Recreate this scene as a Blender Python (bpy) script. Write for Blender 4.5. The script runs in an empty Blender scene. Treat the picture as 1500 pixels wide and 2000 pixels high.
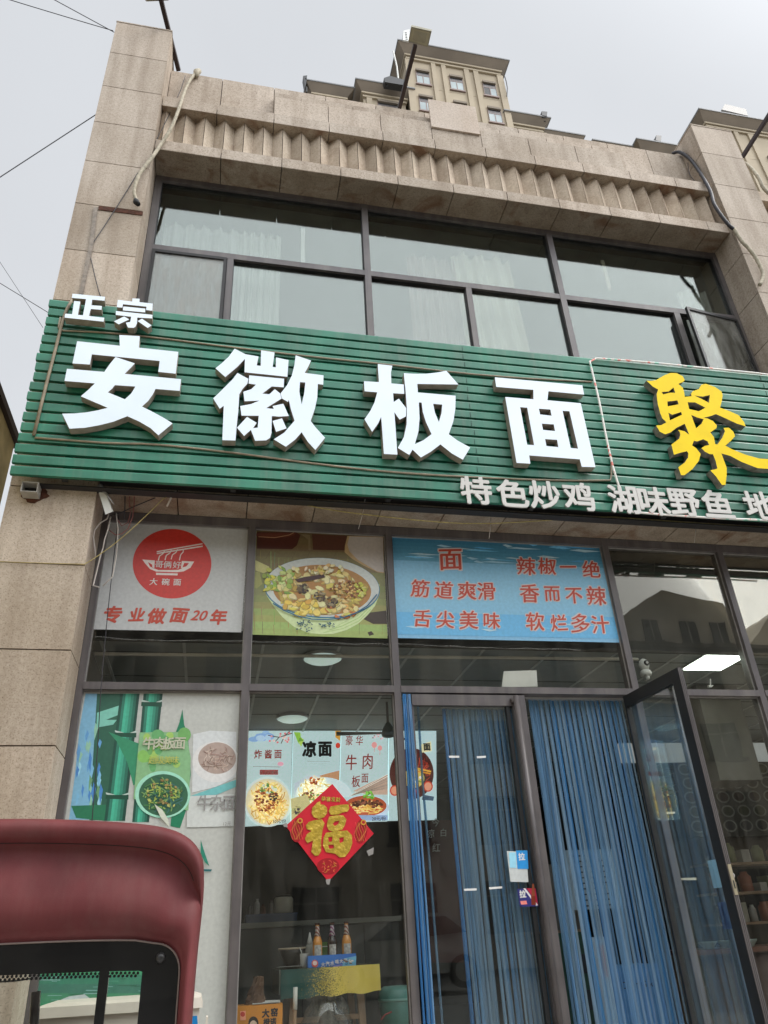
import bpy, math, random
from mathutils import Vector
rnd = random.Random(7)
C = bpy.context.scene.collection
SC = bpy.context.scene
# ------------------------------------------------------------------ camera
CAM = (0.0, -5.0, 1.4)
PITCH, YAW, ROLL, FPX = math.radians(29.65), math.radians(-13.11), math.radians(-3.2), 1476.0
def _axes():
    cp, sp, cy, sy = math.cos(PITCH), math.sin(PITCH), math.cos(YAW), math.sin(YAW)
    cr, sr = math.cos(ROLL), math.sin(ROLL)
    f = Vector((-sy*cp, cy*cp, sp)); rt = Vector((cy, sy, 0)); up = rt.cross(f)
    return rt*cr + up*sr, up*cr - rt*sr, f
AX, AU, AF = _axes()
cam_d = bpy.data.cameras.new("camera"); cam = bpy.data.objects.new("camera", cam_d); C.objects.link(cam)
cam_d.sensor_fit = 'VERTICAL'; cam_d.sensor_height = 36.0; cam_d.lens = 36.0*FPX/2000.0
cam_d.clip_start = 0.05; cam_d.clip_end = 3000
from mathutils import Matrix
M = Matrix.Identity(4)
for i in range(3):
    M[i][0] = AX[i]; M[i][1] = AU[i]; M[i][2] = -AF[i]; M[i][3] = CAM[i]
cam.matrix_world = M
SC.camera = cam
def ray(px, py): return AX*((px-750)/FPX) - AU*((py-1000)/FPX) + AF
def at(px, py, Y):
    d = ray(px, py); t = (Y-CAM[1])/d.y; return Vector(CAM) + d*t
def atX(px, py, X):
    d = ray(px, py); t = (X-CAM[0])/d.x; return Vector(CAM) + d*t
def atZ(px, py, Z):
    d = ray(px, py); t = (Z-CAM[2])/d.z; return Vector(CAM) + d*t
# ------------------------------------------------------------------ world, sun, exposure
SUN_EL, SUN_AZ = math.radians(52), math.radians(115)      # azimuth clockwise from +Y
w = bpy.data.worlds.new("World"); SC.world = w; w.use_nodes = True
nt = w.node_tree; nt.nodes.clear()
out = nt.nodes.new('ShaderNodeOutputWorld'); bg = nt.nodes.new('ShaderNodeBackground')
sky = nt.nodes.new('ShaderNodeTexSky'); sky.sky_type = 'NISHITA'; sky.sun_disc = False
sky.sun_elevation = SUN_EL; sky.sun_rotation = SUN_AZ; sky.air_density = 1.0; sky.dust_density = 4.0; sky.ozone_density = 1.0
hs = nt.nodes.new('ShaderNodeHueSaturation'); hs.inputs['Saturation'].default_value = 0.12
mx = nt.nodes.new('ShaderNodeMix'); mx.data_type = 'RGBA'; mx.inputs[0].default_value = 0.82
mx.inputs[7].default_value = (8.0, 8.3, 8.75, 1)
nt.links.new(sky.outputs[0], hs.inputs['Color']); nt.links.new(hs.outputs[0], mx.inputs[6])
# sky gain raised behind the camera, added to brighten the facade
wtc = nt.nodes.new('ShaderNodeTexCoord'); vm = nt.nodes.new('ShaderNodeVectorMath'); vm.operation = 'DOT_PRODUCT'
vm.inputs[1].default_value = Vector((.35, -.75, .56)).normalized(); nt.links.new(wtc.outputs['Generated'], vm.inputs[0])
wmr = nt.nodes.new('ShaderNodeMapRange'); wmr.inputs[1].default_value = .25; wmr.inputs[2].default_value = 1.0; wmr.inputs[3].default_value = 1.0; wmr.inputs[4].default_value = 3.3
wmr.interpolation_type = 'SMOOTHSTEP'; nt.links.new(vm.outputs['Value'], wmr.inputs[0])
wmu = nt.nodes.new('ShaderNodeMix'); wmu.data_type = 'RGBA'; wmu.blend_type = 'MULTIPLY'; wmu.inputs[0].default_value = 1
cln = nt.nodes.new('ShaderNodeTexNoise'); cln.inputs['Scale'].default_value = 2.2; cln.inputs['Detail'].default_value = 5; nt.links.new(wtc.outputs['Generated'], cln.inputs['Vector'])
clr = nt.nodes.new('ShaderNodeMapRange'); clr.inputs[1].default_value = .3; clr.inputs[2].default_value = .7; clr.inputs[3].default_value = .955; clr.inputs[4].default_value = 1.035; nt.links.new(cln.outputs[0], clr.inputs[0])
clm = nt.nodes.new('ShaderNodeMix'); clm.data_type = 'RGBA'; clm.blend_type = 'MULTIPLY'; clm.inputs[0].default_value = 1; nt.links.new(mx.outputs[2], clm.inputs[6]); nt.links.new(clr.outputs[0], clm.inputs[7])
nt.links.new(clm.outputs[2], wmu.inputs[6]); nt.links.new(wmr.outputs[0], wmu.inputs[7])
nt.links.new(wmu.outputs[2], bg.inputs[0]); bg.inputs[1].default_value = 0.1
nt.links.new(bg.outputs[0], out.inputs[0])
sd = bpy.data.lights.new("sun", 'SUN'); sd.energy = 1.5; sd.angle = math.radians(22); sd.color = (1, .96, .9)
so = bpy.data.objects.new("sun", sd); C.objects.link(so)
sv = Vector((math.sin(SUN_AZ)*math.cos(SUN_EL), math.cos(SUN_AZ)*math.cos(SUN_EL), math.sin(SUN_EL)))
so.rotation_euler = sv.to_track_quat('Z', 'Y').to_euler(); so.location = (8, -20, 40)
SC.view_settings.view_transform = 'Standard'; SC.view_settings.look = 'None'
SC.view_settings.exposure = 0.0; SC.view_settings.gamma = 1.0
SC.cycles.max_bounces = 10; SC.cycles.transparent_max_bounces = 16
# ------------------------------------------------------------------ materials
def lin(c):
    c = c/255.0
    return c/12.92 if c <= .04045 else ((c+.055)/1.055)**2.4
def col(r, g, b, k=1.0): return (min(.92, lin(r)*k), min(.92, lin(g)*k), min(.92, lin(b)*k), 1)
MATS = {}
def mat(name, c, rough=.6, metal=0, var=.12, scale=8.0, bump=0, bscale=60, emit=None, estr=1.0, coat=0, spec=.5, streak=0):
    m = bpy.data.materials.new(name); m.use_nodes = True; n = m.node_tree
    p = n.nodes['Principled BSDF']; p.inputs['Roughness'].default_value = rough; p.inputs['Metallic'].default_value = metal
    p.inputs['Specular IOR Level'].default_value = spec; p.inputs['Coat Weight'].default_value = coat
    tc = n.nodes.new('ShaderNodeTexCoord')
    if var > 0:
        ns = n.nodes.new('ShaderNodeTexNoise'); ns.inputs['Scale'].default_value = scale; ns.inputs['Detail'].default_value = 6
        n.links.new(tc.outputs['Object'], ns.inputs['Vector'])
        mr = n.nodes.new('ShaderNodeMapRange'); mr.inputs[1].default_value = .3; mr.inputs[2].default_value = .7
        mr.inputs[3].default_value = 1-var; mr.inputs[4].default_value = 1+var*.6
        n.links.new(ns.outputs[0], mr.inputs[0])
        mm = n.nodes.new('ShaderNodeMix'); mm.data_type = 'RGBA'; mm.blend_type = 'MULTIPLY'; mm.inputs[0].default_value = 1
        mm.inputs[6].default_value = c; n.links.new(mr.outputs[0], mm.inputs[7]); last = mm.outputs[2]
        if streak:      # rain and dust runs down the surface
            mp = n.nodes.new('ShaderNodeMapping'); mp.inputs['Scale'].default_value = (9, 9, .5); n.links.new(tc.outputs['Object'], mp.inputs[0])
            n2 = n.nodes.new('ShaderNodeTexNoise'); n2.inputs['Scale'].default_value = 1; n2.inputs['Detail'].default_value = 9; n2.inputs['Roughness'].default_value = .65; n.links.new(mp.outputs[0], n2.inputs['Vector'])
            m3 = n.nodes.new('ShaderNodeMapRange'); m3.inputs[1].default_value = .45; m3.inputs[2].default_value = .75; m3.inputs[3].default_value = 0; m3.inputs[4].default_value = streak; n.links.new(n2.outputs[0], m3.inputs[0])
            q = n.nodes.new('ShaderNodeMix'); q.data_type = 'RGBA'; n.links.new(m3.outputs[0], q.inputs[0]); n.links.new(last, q.inputs[6]); q.inputs[7].default_value = (.30, .27, .23, 1); last = q.outputs[2]
        n.links.new(last, p.inputs['Base Color'])
    else: p.inputs['Base Color'].default_value = c
    if bump:
        nb = n.nodes.new('ShaderNodeTexNoise'); nb.inputs['Scale'].default_value = bscale; n.links.new(tc.outputs['Object'], nb.inputs['Vector'])
        b = n.nodes.new('ShaderNodeBump'); b.inputs['Strength'].default_value = bump; b.inputs['Distance'].default_value = .01
        n.links.new(nb.outputs[0], b.inputs['Height']); n.links.new(b.outputs[0], p.inputs['Normal'])
    if emit:
        p.inputs['Emission Color'].default_value = emit; p.inputs['Emission Strength'].default_value = estr
    MATS[name] = m
    return m
def ramp(n, src, stops):
    r = n.nodes.new('ShaderNodeValToRGB'); e = r.color_ramp.elements
    e[0].position, e[0].color = stops[0]; e[1].position, e[1].color = stops[1]
    for s in stops[2:]:
        x = e.new(s[0]); x.color = s[1]
    n.links.new(src, r.inputs[0]); return r
def stone(name, c, stain=.25, brown=0.0, rough=.75, spk=.56):
    """flame-finished granite: fine dark speckle, panel-to-panel tone, vertical dirt runs, optional rusty seepage"""
    m = bpy.data.materials.new(name); m.use_nodes = True; n = m.node_tree; L = n.links
    p = n.nodes['Principled BSDF']; p.inputs['Roughness'].default_value = rough; p.inputs['Specular IOR Level'].default_value = .3
    tc = n.nodes.new('ShaderNodeTexCoord'); geo = n.nodes.new('ShaderNodeNewGeometry')
    sp = n.nodes.new('ShaderNodeTexNoise'); sp.inputs['Scale'].default_value = 95; sp.inputs['Detail'].default_value = 3; L.new(tc.outputs['Object'], sp.inputs['Vector'])
    r1 = ramp(n, sp.outputs[0], [(.30, (spk, spk*.93, spk*.88, 1)), (.46, (1, 1, 1, 1)), (.75, (1.0, 1.0, 1.0, 1))])
    s2 = n.nodes.new('ShaderNodeTexNoise'); s2.inputs['Scale'].default_value = 38; s2.inputs['Detail'].default_value = 5; L.new(tc.outputs['Object'], s2.inputs['Vector'])
    r2 = ramp(n, s2.outputs[0], [(.3, (.84, .82, .80, 1)), (.7, (1.06, 1.06, 1.06, 1))])
    mp = n.nodes.new('ShaderNodeMapping'); mp.inputs['Scale'].default_value = (7, 7, .55); L.new(tc.outputs['Object'], mp.inputs['Vector'])
    s3 = n.nodes.new('ShaderNodeTexNoise'); s3.inputs['Scale'].default_value = 1.0; s3.inputs['Detail'].default_value = 7; L.new(mp.outputs[0], s3.inputs['Vector'])
    d = 1-stain
    r3 = ramp(n, s3.outputs[0], [(.36, (d, d*.97, d*.94, 1)), (.56, (1, 1, 1, 1))])
    s4 = n.nodes.new('ShaderNodeTexNoise'); s4.inputs['Scale'].default_value = 1.3; s4.inputs['Detail'].default_value = 6; L.new(tc.outputs['Object'], s4.inputs['Vector'])
    r4 = ramp(n, s4.outputs[0], [(.35, (.86, .83, .79, 1)), (.62, (1.04, 1.04, 1.04, 1))])
    ri = ramp(n, geo.outputs['Random Per Island'], [(0, (.88, .87, .85, 1)), (1, (1.07, 1.05, 1.03, 1))])
    cur = None
    for r in (r1, r2, r3, r4, ri):
        q = n.nodes.new('ShaderNodeMix'); q.data_type = 'RGBA'; q.blend_type = 'MULTIPLY'; q.inputs[0].default_value = 1
        if cur is None: q.inputs[6].default_value = c
        else: L.new(cur, q.inputs[6])
        L.new(r.outputs[0], q.inputs[7]); cur = q.outputs[2]
    if brown > 0:
        s5 = n.nodes.new('ShaderNodeTexNoise'); s5.inputs['Scale'].default_value = 2.6; s5.inputs['Detail'].default_value = 8; s5.inputs['Distortion'].default_value = 1.2
        L.new(tc.outputs['Object'], s5.inputs['Vector'])
        r5 = ramp(n, s5.outputs[0], [(.52, (0, 0, 0, 1)), (.68, (brown, brown, brown, 1))])
        q = n.nodes.new('ShaderNodeMix'); q.data_type = 'RGBA'; L.new(r5.outputs[0], q.inputs[0]); L.new(cur, q.inputs[6])
        q.inputs[7].default_value = (.16, .075, .035, 1); cur = q.outputs[2]
    L.new(cur, p.inputs['Base Color'])
    b = n.nodes.new('ShaderNodeBump'); b.inputs['Strength'].default_value = .25; b.inputs['Distance'].default_value = .004
    L.new(sp.outputs[0], b.inputs['Height']); L.new(b.outputs[0], p.inputs['Normal'])
    return m
def glass(name, refl, tint, gtint, dirt=.04, fr=1.5, warp=0):
    m = bpy.data.materials.new(name); m.use_nodes = True; n = m.node_tree; L = n.links; n.nodes.clear()
    o = n.nodes.new('ShaderNodeOutputMaterial'); tr = n.nodes.new('ShaderNodeBsdfTransparent'); tr.inputs[0].default_value = tint
    gl = n.nodes.new('ShaderNodeBsdfGlossy'); gl.inputs['Roughness'].default_value = 0.0; gl.inputs['Color'].default_value = gtint
    fz = n.nodes.new('ShaderNodeFresnel'); fz.inputs['IOR'].default_value = fr
    ma = n.nodes.new('ShaderNodeMath'); ma.operation = 'MULTIPLY_ADD'; ma.inputs[1].default_value = .36; ma.inputs[2].default_value = refl; ma.use_clamp = True
    L.new(fz.outputs[0], ma.inputs[0])
    mi = n.nodes.new('ShaderNodeMixShader'); L.new(ma.outputs[0], mi.inputs[0]); L.new(tr.outputs[0], mi.inputs[1]); L.new(gl.outputs[0], mi.inputs[2])
    df = n.nodes.new('ShaderNodeBsdfDiffuse'); df.inputs[0].default_value = (.55, .53, .48, 1)
    tc = n.nodes.new('ShaderNodeTexCoord'); mp = n.nodes.new('ShaderNodeMapping'); mp.inputs['Scale'].default_value = (9, 9, 2.2); L.new(tc.outputs['Object'], mp.inputs[0])
    ns = n.nodes.new('ShaderNodeTexNoise'); ns.inputs['Scale'].default_value = 1.5; ns.inputs['Detail'].default_value = 8; L.new(mp.outputs[0], ns.inputs['Vector'])
    mr = n.nodes.new('ShaderNodeMapRange'); mr.inputs[1].default_value = .4; mr.inputs[2].default_value = .8; mr.inputs[3].default_value = dirt*.3; mr.inputs[4].default_value = dirt*2
    L.new(ns.outputs[0], mr.inputs[0])
    m2 = n.nodes.new('ShaderNodeMixShader'); L.new(mr.outputs[0], m2.inputs[0]); L.new(mi.outputs[0], m2.inputs[1]); L.new(df.outputs[0], m2.inputs[2])
    if warp:
        wn = n.nodes.new('ShaderNodeTexNoise'); wn.inputs['Scale'].default_value = 1.6; L.new(tc.outputs['Object'], wn.inputs['Vector'])
        b = n.nodes.new('ShaderNodeBump'); b.inputs['Strength'].default_value = warp; b.inputs['Distance'].default_value = .02
        L.new(wn.outputs[0], b.inputs['Height']); L.new(b.outputs[0], gl.inputs['Normal'])
    L.new(m2.outputs[0], o.inputs[0]); return m
def print_mat(name, emit=0, rough=.45, k=1.0):
    m = bpy.data.materials.new(name); m.use_nodes = True; n = m.node_tree; L = n.links
    p = n.nodes['Principled BSDF']; p.inputs['Roughness'].default_value = rough
    a = n.nodes.new('ShaderNodeAttribute'); a.attribute_name = 'ink'
    tc = n.nodes.new('ShaderNodeTexCoord'); ns = n.nodes.new('ShaderNodeTexNoise'); ns.inputs['Scale'].default_value = 40; ns.inputs['Detail'].default_value = 5
    L.new(tc.outputs['Object'], ns.inputs['Vector'])
    r = ramp(n, ns.outputs[0], [(.3, (.9*k, .9*k, .9*k, 1)), (.7, (1.05*k, 1.05*k, 1.05*k, 1))])
    q = n.nodes.new('ShaderNodeMix'); q.data_type = 'RGBA'; q.blend_type = 'MULTIPLY'; q.inputs[0].default_value = 1
    L.new(a.outputs['Color'], q.inputs[6]); L.new(r.outputs[0], q.inputs[7]); L.new(q.outputs[2], p.inputs['Base Color'])
    if emit: L.new(q.outputs[2], p.inputs['Emission Color']); p.inputs['Emission Strength'].default_value = emit
    return m
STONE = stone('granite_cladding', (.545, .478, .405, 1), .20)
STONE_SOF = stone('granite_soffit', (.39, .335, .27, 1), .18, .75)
STONE_FL = stone('granite_flutes', (.62, .54, .44, 1), .24, .22, spk=.75)
STONE_NEW = stone('granite_new', (.62, .55, .485, 1), .05)
JOINT = mat('joint_backing', (.035, .028, .024, 1), .9)  # dark backing seen in the open slab joints
FRAME = mat('frame_bronze', (.105, .092, .092, 1), .42, 0, .25, 5, spec=.5, streak=.35)
FRAME_D = mat('frame_dark', (.02, .02, .021, 1), .45, 0, .2, 6)
GASKET = mat('gasket', (.012, .012, .012, 1), .6)
BEAD = mat('glazing_bead', (.30, .285, .265, 1), .5, 0, .2, 20)
GLASS_UP = glass('glass_upper', .03, (.80, .83, .81, 1), (.78, .805, .79, 1), .004, 1.5, .03)
GLASS_UP2 = glass('glass_upper_sash', .04, (.6, .62, .6, 1), (.98, 1.0, .98, 1), .16, 1.5, .03)
GLASS_LO = glass('glass_shopfront', .018, (.97, .98, .96, 1), (1.0, .95, .85, 1), .018, 1.5, .05)
GLASS_DOOR = glass('glass_door', .035, (.96, .98, .98, 1), (.95, 1.0, .97, 1), .012, 1.45, .02)
GREEN = mat('green_slat', (.028, .205, .128, 1), .42, 0, .30, 4, spec=.5, streak=.30)
GREEN_B = mat('green_slat_end', (.01, .05, .035, 1), .6)
STEEL_D = mat('steel_dark', (.035, .033, .033, 1), .6, .2)
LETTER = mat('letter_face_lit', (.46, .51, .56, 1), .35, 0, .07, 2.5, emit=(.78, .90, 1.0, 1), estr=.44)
LETTER_S = mat('letter_side', (.34, .295, .245, 1), .55, .0, .2, 25, streak=.3)
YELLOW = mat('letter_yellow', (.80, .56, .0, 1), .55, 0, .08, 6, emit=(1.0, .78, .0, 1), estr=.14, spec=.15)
YELLOW_S = mat('letter_yellow_side', (.26, .235, .20, 1), .55, 0, .5, 18)
PALE = mat('letter_pale', (.62, .60, .56, 1), .5, 0, .06, 6)
PALE_S = mat('letter_pale_side', (.34, .32, .29, 1), .6)
CABLE_T = mat('cable_tan', (.33, .27, .19, 1), .6, 0, .3, 12)
CABLE_K = mat('cable_black', (.03, .028, .034, 1), .5)
CABLE_W = mat('cable_white', (.55, .5, .45, 1), .6)
CABLE_R = mat('cable_red', (.25, .09, .08, 1), .6)
WRAP = mat('pipe_wrap', (.44, .39, .29, 1), .75, 0, .35, 30, .4, 90)
ROPE = mat('yellow_rope', (.42, .34, .13, 1), .8, 0, .3, 40)
RUST = mat('rust', (.10, .035, .018, 1), .9, 0, .5, 25, .6)
ALU = mat('aluminium', (.5, .49, .47, 1), .4, .5, .15)
WHITE_P = mat('white_plastic', (.72, .72, .68, 1), .45, 0, .06)
CONC = mat('asphalt', (.16, .155, .145, 1), .9, 0, .3, 3, .5)
PAVE = mat('paving', (.48, .46, .43, 1), .85, 0, .25, 3, .3)
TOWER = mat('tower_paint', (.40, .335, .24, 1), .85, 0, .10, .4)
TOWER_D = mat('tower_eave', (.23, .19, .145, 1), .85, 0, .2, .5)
TOWER_E = mat('tower_flashing', (.20, .205, .21, 1), .6)
TWIN = mat('tower_glass', (.32, .38, .38, 1), .15, 0, .3, .7)
TWIN_D = mat('tower_open_window', (.02, .02, .02, 1), .5)
TWFR = mat('tower_window_frame', (.22, .15, .13, 1), .5)
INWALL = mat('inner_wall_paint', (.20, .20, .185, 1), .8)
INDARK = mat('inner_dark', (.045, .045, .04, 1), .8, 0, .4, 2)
CEIL = mat('ceiling_tile', (.34, .36, .34, 1), .8, 0, .06)
CEILG = mat('ceiling_grid', (.6, .62, .6, 1), .6)
FLOORM = mat('floor_tile', (.22, .21, .2, 1), .5)
PRINT = print_mat('poster_print', 0, .4, 1.0)
PRINT_L = print_mat('lightbox_print', .85, .4, 1.0)
RED_INK = mat('red_ink', (.56, .075, .04, 1), .5, 0, .08)
WHITE_INK = mat('white_ink', (.78, .77, .74, 1), .5, 0, .04)
BLACK_INK = mat('black_ink', (.02, .02, .025, 1), .5)
GOLD = mat('gold_foil', (.58, .40, .05, 1), .32, .25, .25, 22, .9, 30)
FU_RED = mat('fu_red', (.62, .012, .03, 1), .4, 0, .12, 12)
MAROON = mat('cab_paint', (.158, .035, .037, 1), .62, 0, .28, 5, .05, 260, spec=.28, streak=.10)
# ------------------------------------------------------------------ builders
class MB:
    def __init__(s): s.v = []; s.f = []; s.m = []; s.c = []
    def add(s, vs, fs, mi=0, c=None):
        o = len(s.v); s.v += [tuple(v) for v in vs]
        for f in fs: s.f.append([i+o for i in f]); s.m.append(mi); s.c.append(c)
        return s
    def box(s, x0, x1, y0, y1, z0, z1, mi=0, c=None):
        v = [(x, y, z) for x in (x0, x1) for y in (y0, y1) for z in (z0, z1)]
        return s.add(v, [(0, 1, 3, 2), (4, 6, 7, 5), (0, 4, 5, 1), (2, 3, 7, 6), (0, 2, 6, 4), (1, 5, 7, 3)], mi, c)
    def hexa(s, p, mi=0, c=None):      # 8 points: bottom loop 0-3, top loop 4-7
        return s.add(p, [(3, 2, 1, 0), (4, 5, 6, 7), (0, 1, 5, 4), (1, 2, 6, 5), (2, 3, 7, 6), (3, 0, 4, 7)], mi, c)
    def bar(s, a, b, wx, wz=None, mi=0, c=None, up=(0, 0, 1)):
        a = Vector(a); b = Vector(b); wz = wz or wx; d = (b-a).normalized(); u = Vector(up)
        if abs(d.dot(u)) > .95: u = Vector((0, 1, 0))
        r = d.cross(u).normalized(); u = r.cross(d).normalized(); h = wx/2; g = wz/2
        L = [a-r*h-u*g, a+r*h-u*g, a+r*h+u*g, a-r*h+u*g]; T = [q+(b-a) for q in L]
        return s.hexa(L+T, mi, c)
    def poly(s, pts, mi=0, c=None): return s.add(pts, [tuple(range(len(pts)))], mi, c)
    def tube(s, pts, r, n=8, mi=0, c=None, cap=True):
        pts = [Vector(p) for p in pts]; rings = []; pu = None
        for i, p in enumerate(pts):
            d = (pts[min(i+1, len(pts)-1)]-pts[max(i-1, 0)]).normalized()
            u = pu if pu is not None else (Vector((0, 0, 1)) if abs(d.z) < .9 else Vector((0, 1, 0)))
            a = d.cross(u)
            if a.length < 1e-4: a = d.cross(Vector((1, .3, .2)))
            a.normalize(); b = a.cross(d).normalized(); pu = b
            rr = r[i] if isinstance(r, (list, tuple)) else r
            rings.append([p + a*rr*math.cos(2*math.pi*k/n) + b*rr*math.sin(2*math.pi*k/n) for k in range(n)])
        v = [q for R in rings for q in R]; f = []
        for i in range(len(pts)-1):
            for k in range(n): f.append((i*n+k, i*n+(k+1) % n, (i+1)*n+(k+1) % n, (i+1)*n+k))
        if cap: f += [tuple(range(n))[::-1], tuple((len(pts)-1)*n+k for k in range(n))]
        return s.add(v, f, mi, c)
    def lathe(s, prof, cx, cy, n=24, mi=0, c=None):
        v = []; f = []
        for r, z in prof: v += [(cx+r*math.cos(2*math.pi*k/n), cy+r*math.sin(2*math.pi*k/n), z) for k in range(n)]
        for i in range(len(prof)-1):
            for k in range(n): f.append((i*n+k, i*n+(k+1) % n, (i+1)*n+(k+1) % n, (i+1)*n+k))
        f += [tuple(range(n))[::-1], tuple((len(prof)-1)*n+k for k in range(n))]
        return s.add(v, f, mi, c)
    def prism(s, xz, y0, y1, mi=0, c=None):   # outline in X,Z from y0 (front) to y1
        n = len(xz); v = [(x, y0, z) for x, z in xz]+[(x, y1, z) for x, z in xz]
        f = [tuple(range(n)), tuple(range(2*n-1, n-1, -1))]+[(i, (i+1) % n, n+(i+1) % n, n+i) for i in range(n)]
        return s.add(v, f, mi, c)
def base_of(p):
    b = Vector((0, 0, 0))
    while p is not None: b += p.location; p = p.parent
    return b
def obj(name, mb, mats, parent=None, smooth=False, label=None, fix=True):
    b = base_of(parent); me = bpy.data.meshes.new(name)
    me.from_pydata([(x-b.x, y-b.y, z-b.z) for x, y, z in mb.v], [], mb.f)
    for m in (mats if isinstance(mats, (list, tuple)) else [mats]): me.materials.append(m)
    me.polygons.foreach_set('material_index', mb.m)
    if any(c is not None for c in mb.c):
        ca = me.color_attributes.new('ink', 'FLOAT_COLOR', 'CORNER')
        for p in me.polygons:
            cc = mb.c[p.index] or (.5, .5, .5, 1)
            for li in p.loop_indices: ca.data[li].color = cc
    if smooth: me.polygons.foreach_set('use_smooth', [True]*len(me.polygons))
    if fix:
        import bmesh
        bm = bmesh.new(); bm.from_mesh(me); bmesh.ops.recalc_face_normals(bm, faces=bm.faces); bm.to_mesh(me); bm.free()
    o = bpy.data.objects.new(name, me); C.objects.link(o)
    if parent is not None: o.parent = parent
    if label: o['label'] = label
    return o
def tag(o, label, cat, group=None, kind=None):
    o['label'] = label; o['category'] = cat
    if group: o['group'] = group
    if kind: o['kind'] = kind
    return o
def thing(name, label, cat, loc, group=None):
    o = bpy.data.objects.new(name, None); o.location = loc; o.empty_display_size = .2; C.objects.link(o)
    return tag(o, label, cat, group)
def struct(name, mb, m):
    o = obj(name, mb, m); o['kind'] = 'structure'; return o
def zp(ox, oy, s, pts): return [(ox+x/s, oy+y/s) for x, y in pts]
def fill2d(loops, depth):
    """closed outlines (first outer, then holes) -> verts/faces of an extruded letter, z = +-depth/2"""
    cu = bpy.data.curves.new('tmp', 'CURVE'); cu.dimensions = '2D'; cu.fill_mode = 'BOTH'; cu.extrude = depth/2
    for L in loops:
        sp = cu.splines.new('POLY'); sp.points.add(len(L)-1); sp.use_cyclic_u = True
        for q, (x, y) in zip(sp.points, L): q.co = (x, y, 0, 1)
    return _tomesh(cu)
def _tomesh(cu):
    o = bpy.data.objects.new('tmp', cu); C.objects.link(o)
    dg = bpy.context.evaluated_depsgraph_get(); dg.update()
    me = bpy.data.meshes.new_from_object(o.evaluated_get(dg))
    v = [tuple(x.co) for x in me.vertices]; f = [tuple(p.vertices) for p in me.polygons]; nz = [p.normal.z for p in me.polygons]
    bpy.data.objects.remove(o); bpy.data.curves.remove(cu); bpy.data.meshes.remove(me)
    return v, f, nz
def letter(name, groups, Y, depth, mats, parent):
    """groups: list of (outer, holes) in photo pixels on the letter's front plane Y"""
    mb = MB()
    for outer, holes in groups:
        L = [[(at(x, y, Y).x, at(x, y, Y).z) for x, y in l] for l in [outer]+holes]
        v, f, nz = fill2d(L, depth)
        front = max(z for _, _, z in v)
        o = len(mb.v); mb.v += [(x, Y+(front-z), y) for x, y, z in v]
        for ff, n in zip(f, nz):
            isf = all(v[i][2] > front-1e-5 for i in ff)
            mb.f.append([i+o for i in ff]); mb.m.append(0 if isf else 1); mb.c.append(None)
    return obj(name, mb, mats, parent)
def text(body, px, py, hpx, Y, m, parent, name='lettering', off=.02, shear=0, depth=.002, wide=1.0, space=1.0, ms=None, rot=0, flip=False, label=None):
    """lettering centred on photo pixel (px,py), hpx pixels tall, lying on plane Y (front side -Y)"""
    c0 = at(px, py, Y); h = (at(px, py-hpx/2, Y)-at(px, py+hpx/2, Y)).length
    return text_w(body, c0.x, c0.z, h, Y, m, parent, name, off, shear, depth, wide, space, ms, rot, flip, label)
def text_mb(body, X, Z, h, Y, off=.02, shear=0, depth=.002, wide=1.0, space=1.0, rot=0, flip=False):
    cu = bpy.data.curves.new('t', 'FONT'); cu.body = body; cu.size = h*1.02; cu.extrude = depth/2; cu.shear = shear
    cu.align_x = 'CENTER'; cu.align_y = 'CENTER'; cu.space_character = space; cu.resolution_u = 3
    v, f, nz = _tomesh(cu)
    mb = MB()
    if not v: return mb
    cx = (min(a[0] for a in v)+max(a[0] for a in v))/2; cy = (min(a[1] for a in v)+max(a[1] for a in v))/2
    fr = max(a[2] for a in v); cr, sr = math.cos(rot), math.sin(rot); sx = -1 if flip else 1; w = off*h
    # weight: the same outline laid again a hair to each side, each copy a fraction of a millimetre behind
    sh = [(0, 0)] if off <= 0 else ([(0, 0), (w, .5*w), (-w, -.5*w)] if off < .02 else [(0, 0), (w, 0), (-w, 0), (0, w), (0, -w), (w*.8, w*.8), (-w*.8, -w*.8), (w*.8, -w*.8), (-w*.8, w*.8)])
    for k, (dx, dy) in enumerate(sh):
        o = len(mb.v)
        for x, y, z in v:
            x = (x-cx)*wide*sx+dx; y = y-cy+dy
            mb.v.append((X+x*cr-y*sr, Y+(fr-z)+.00012*k, Z+x*sr+y*cr))
        for a in f:
            mb.f.append([i+o for i in a]); mb.m.append(0 if all(v[i][2] > fr-1e-5 for i in a) else 1); mb.c.append(None)
    return mb
def text_w(body, X, Z, h, Y, m, parent, name='lettering', off=.02, shear=0, depth=.002, wide=1.0, space=1.0, ms=None, rot=0, flip=False, label=None):
    return obj(name, text_mb(body, X, Z, h, Y, off, shear, depth, wide, space, rot, flip), [m, ms or m], parent, label=label)
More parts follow.
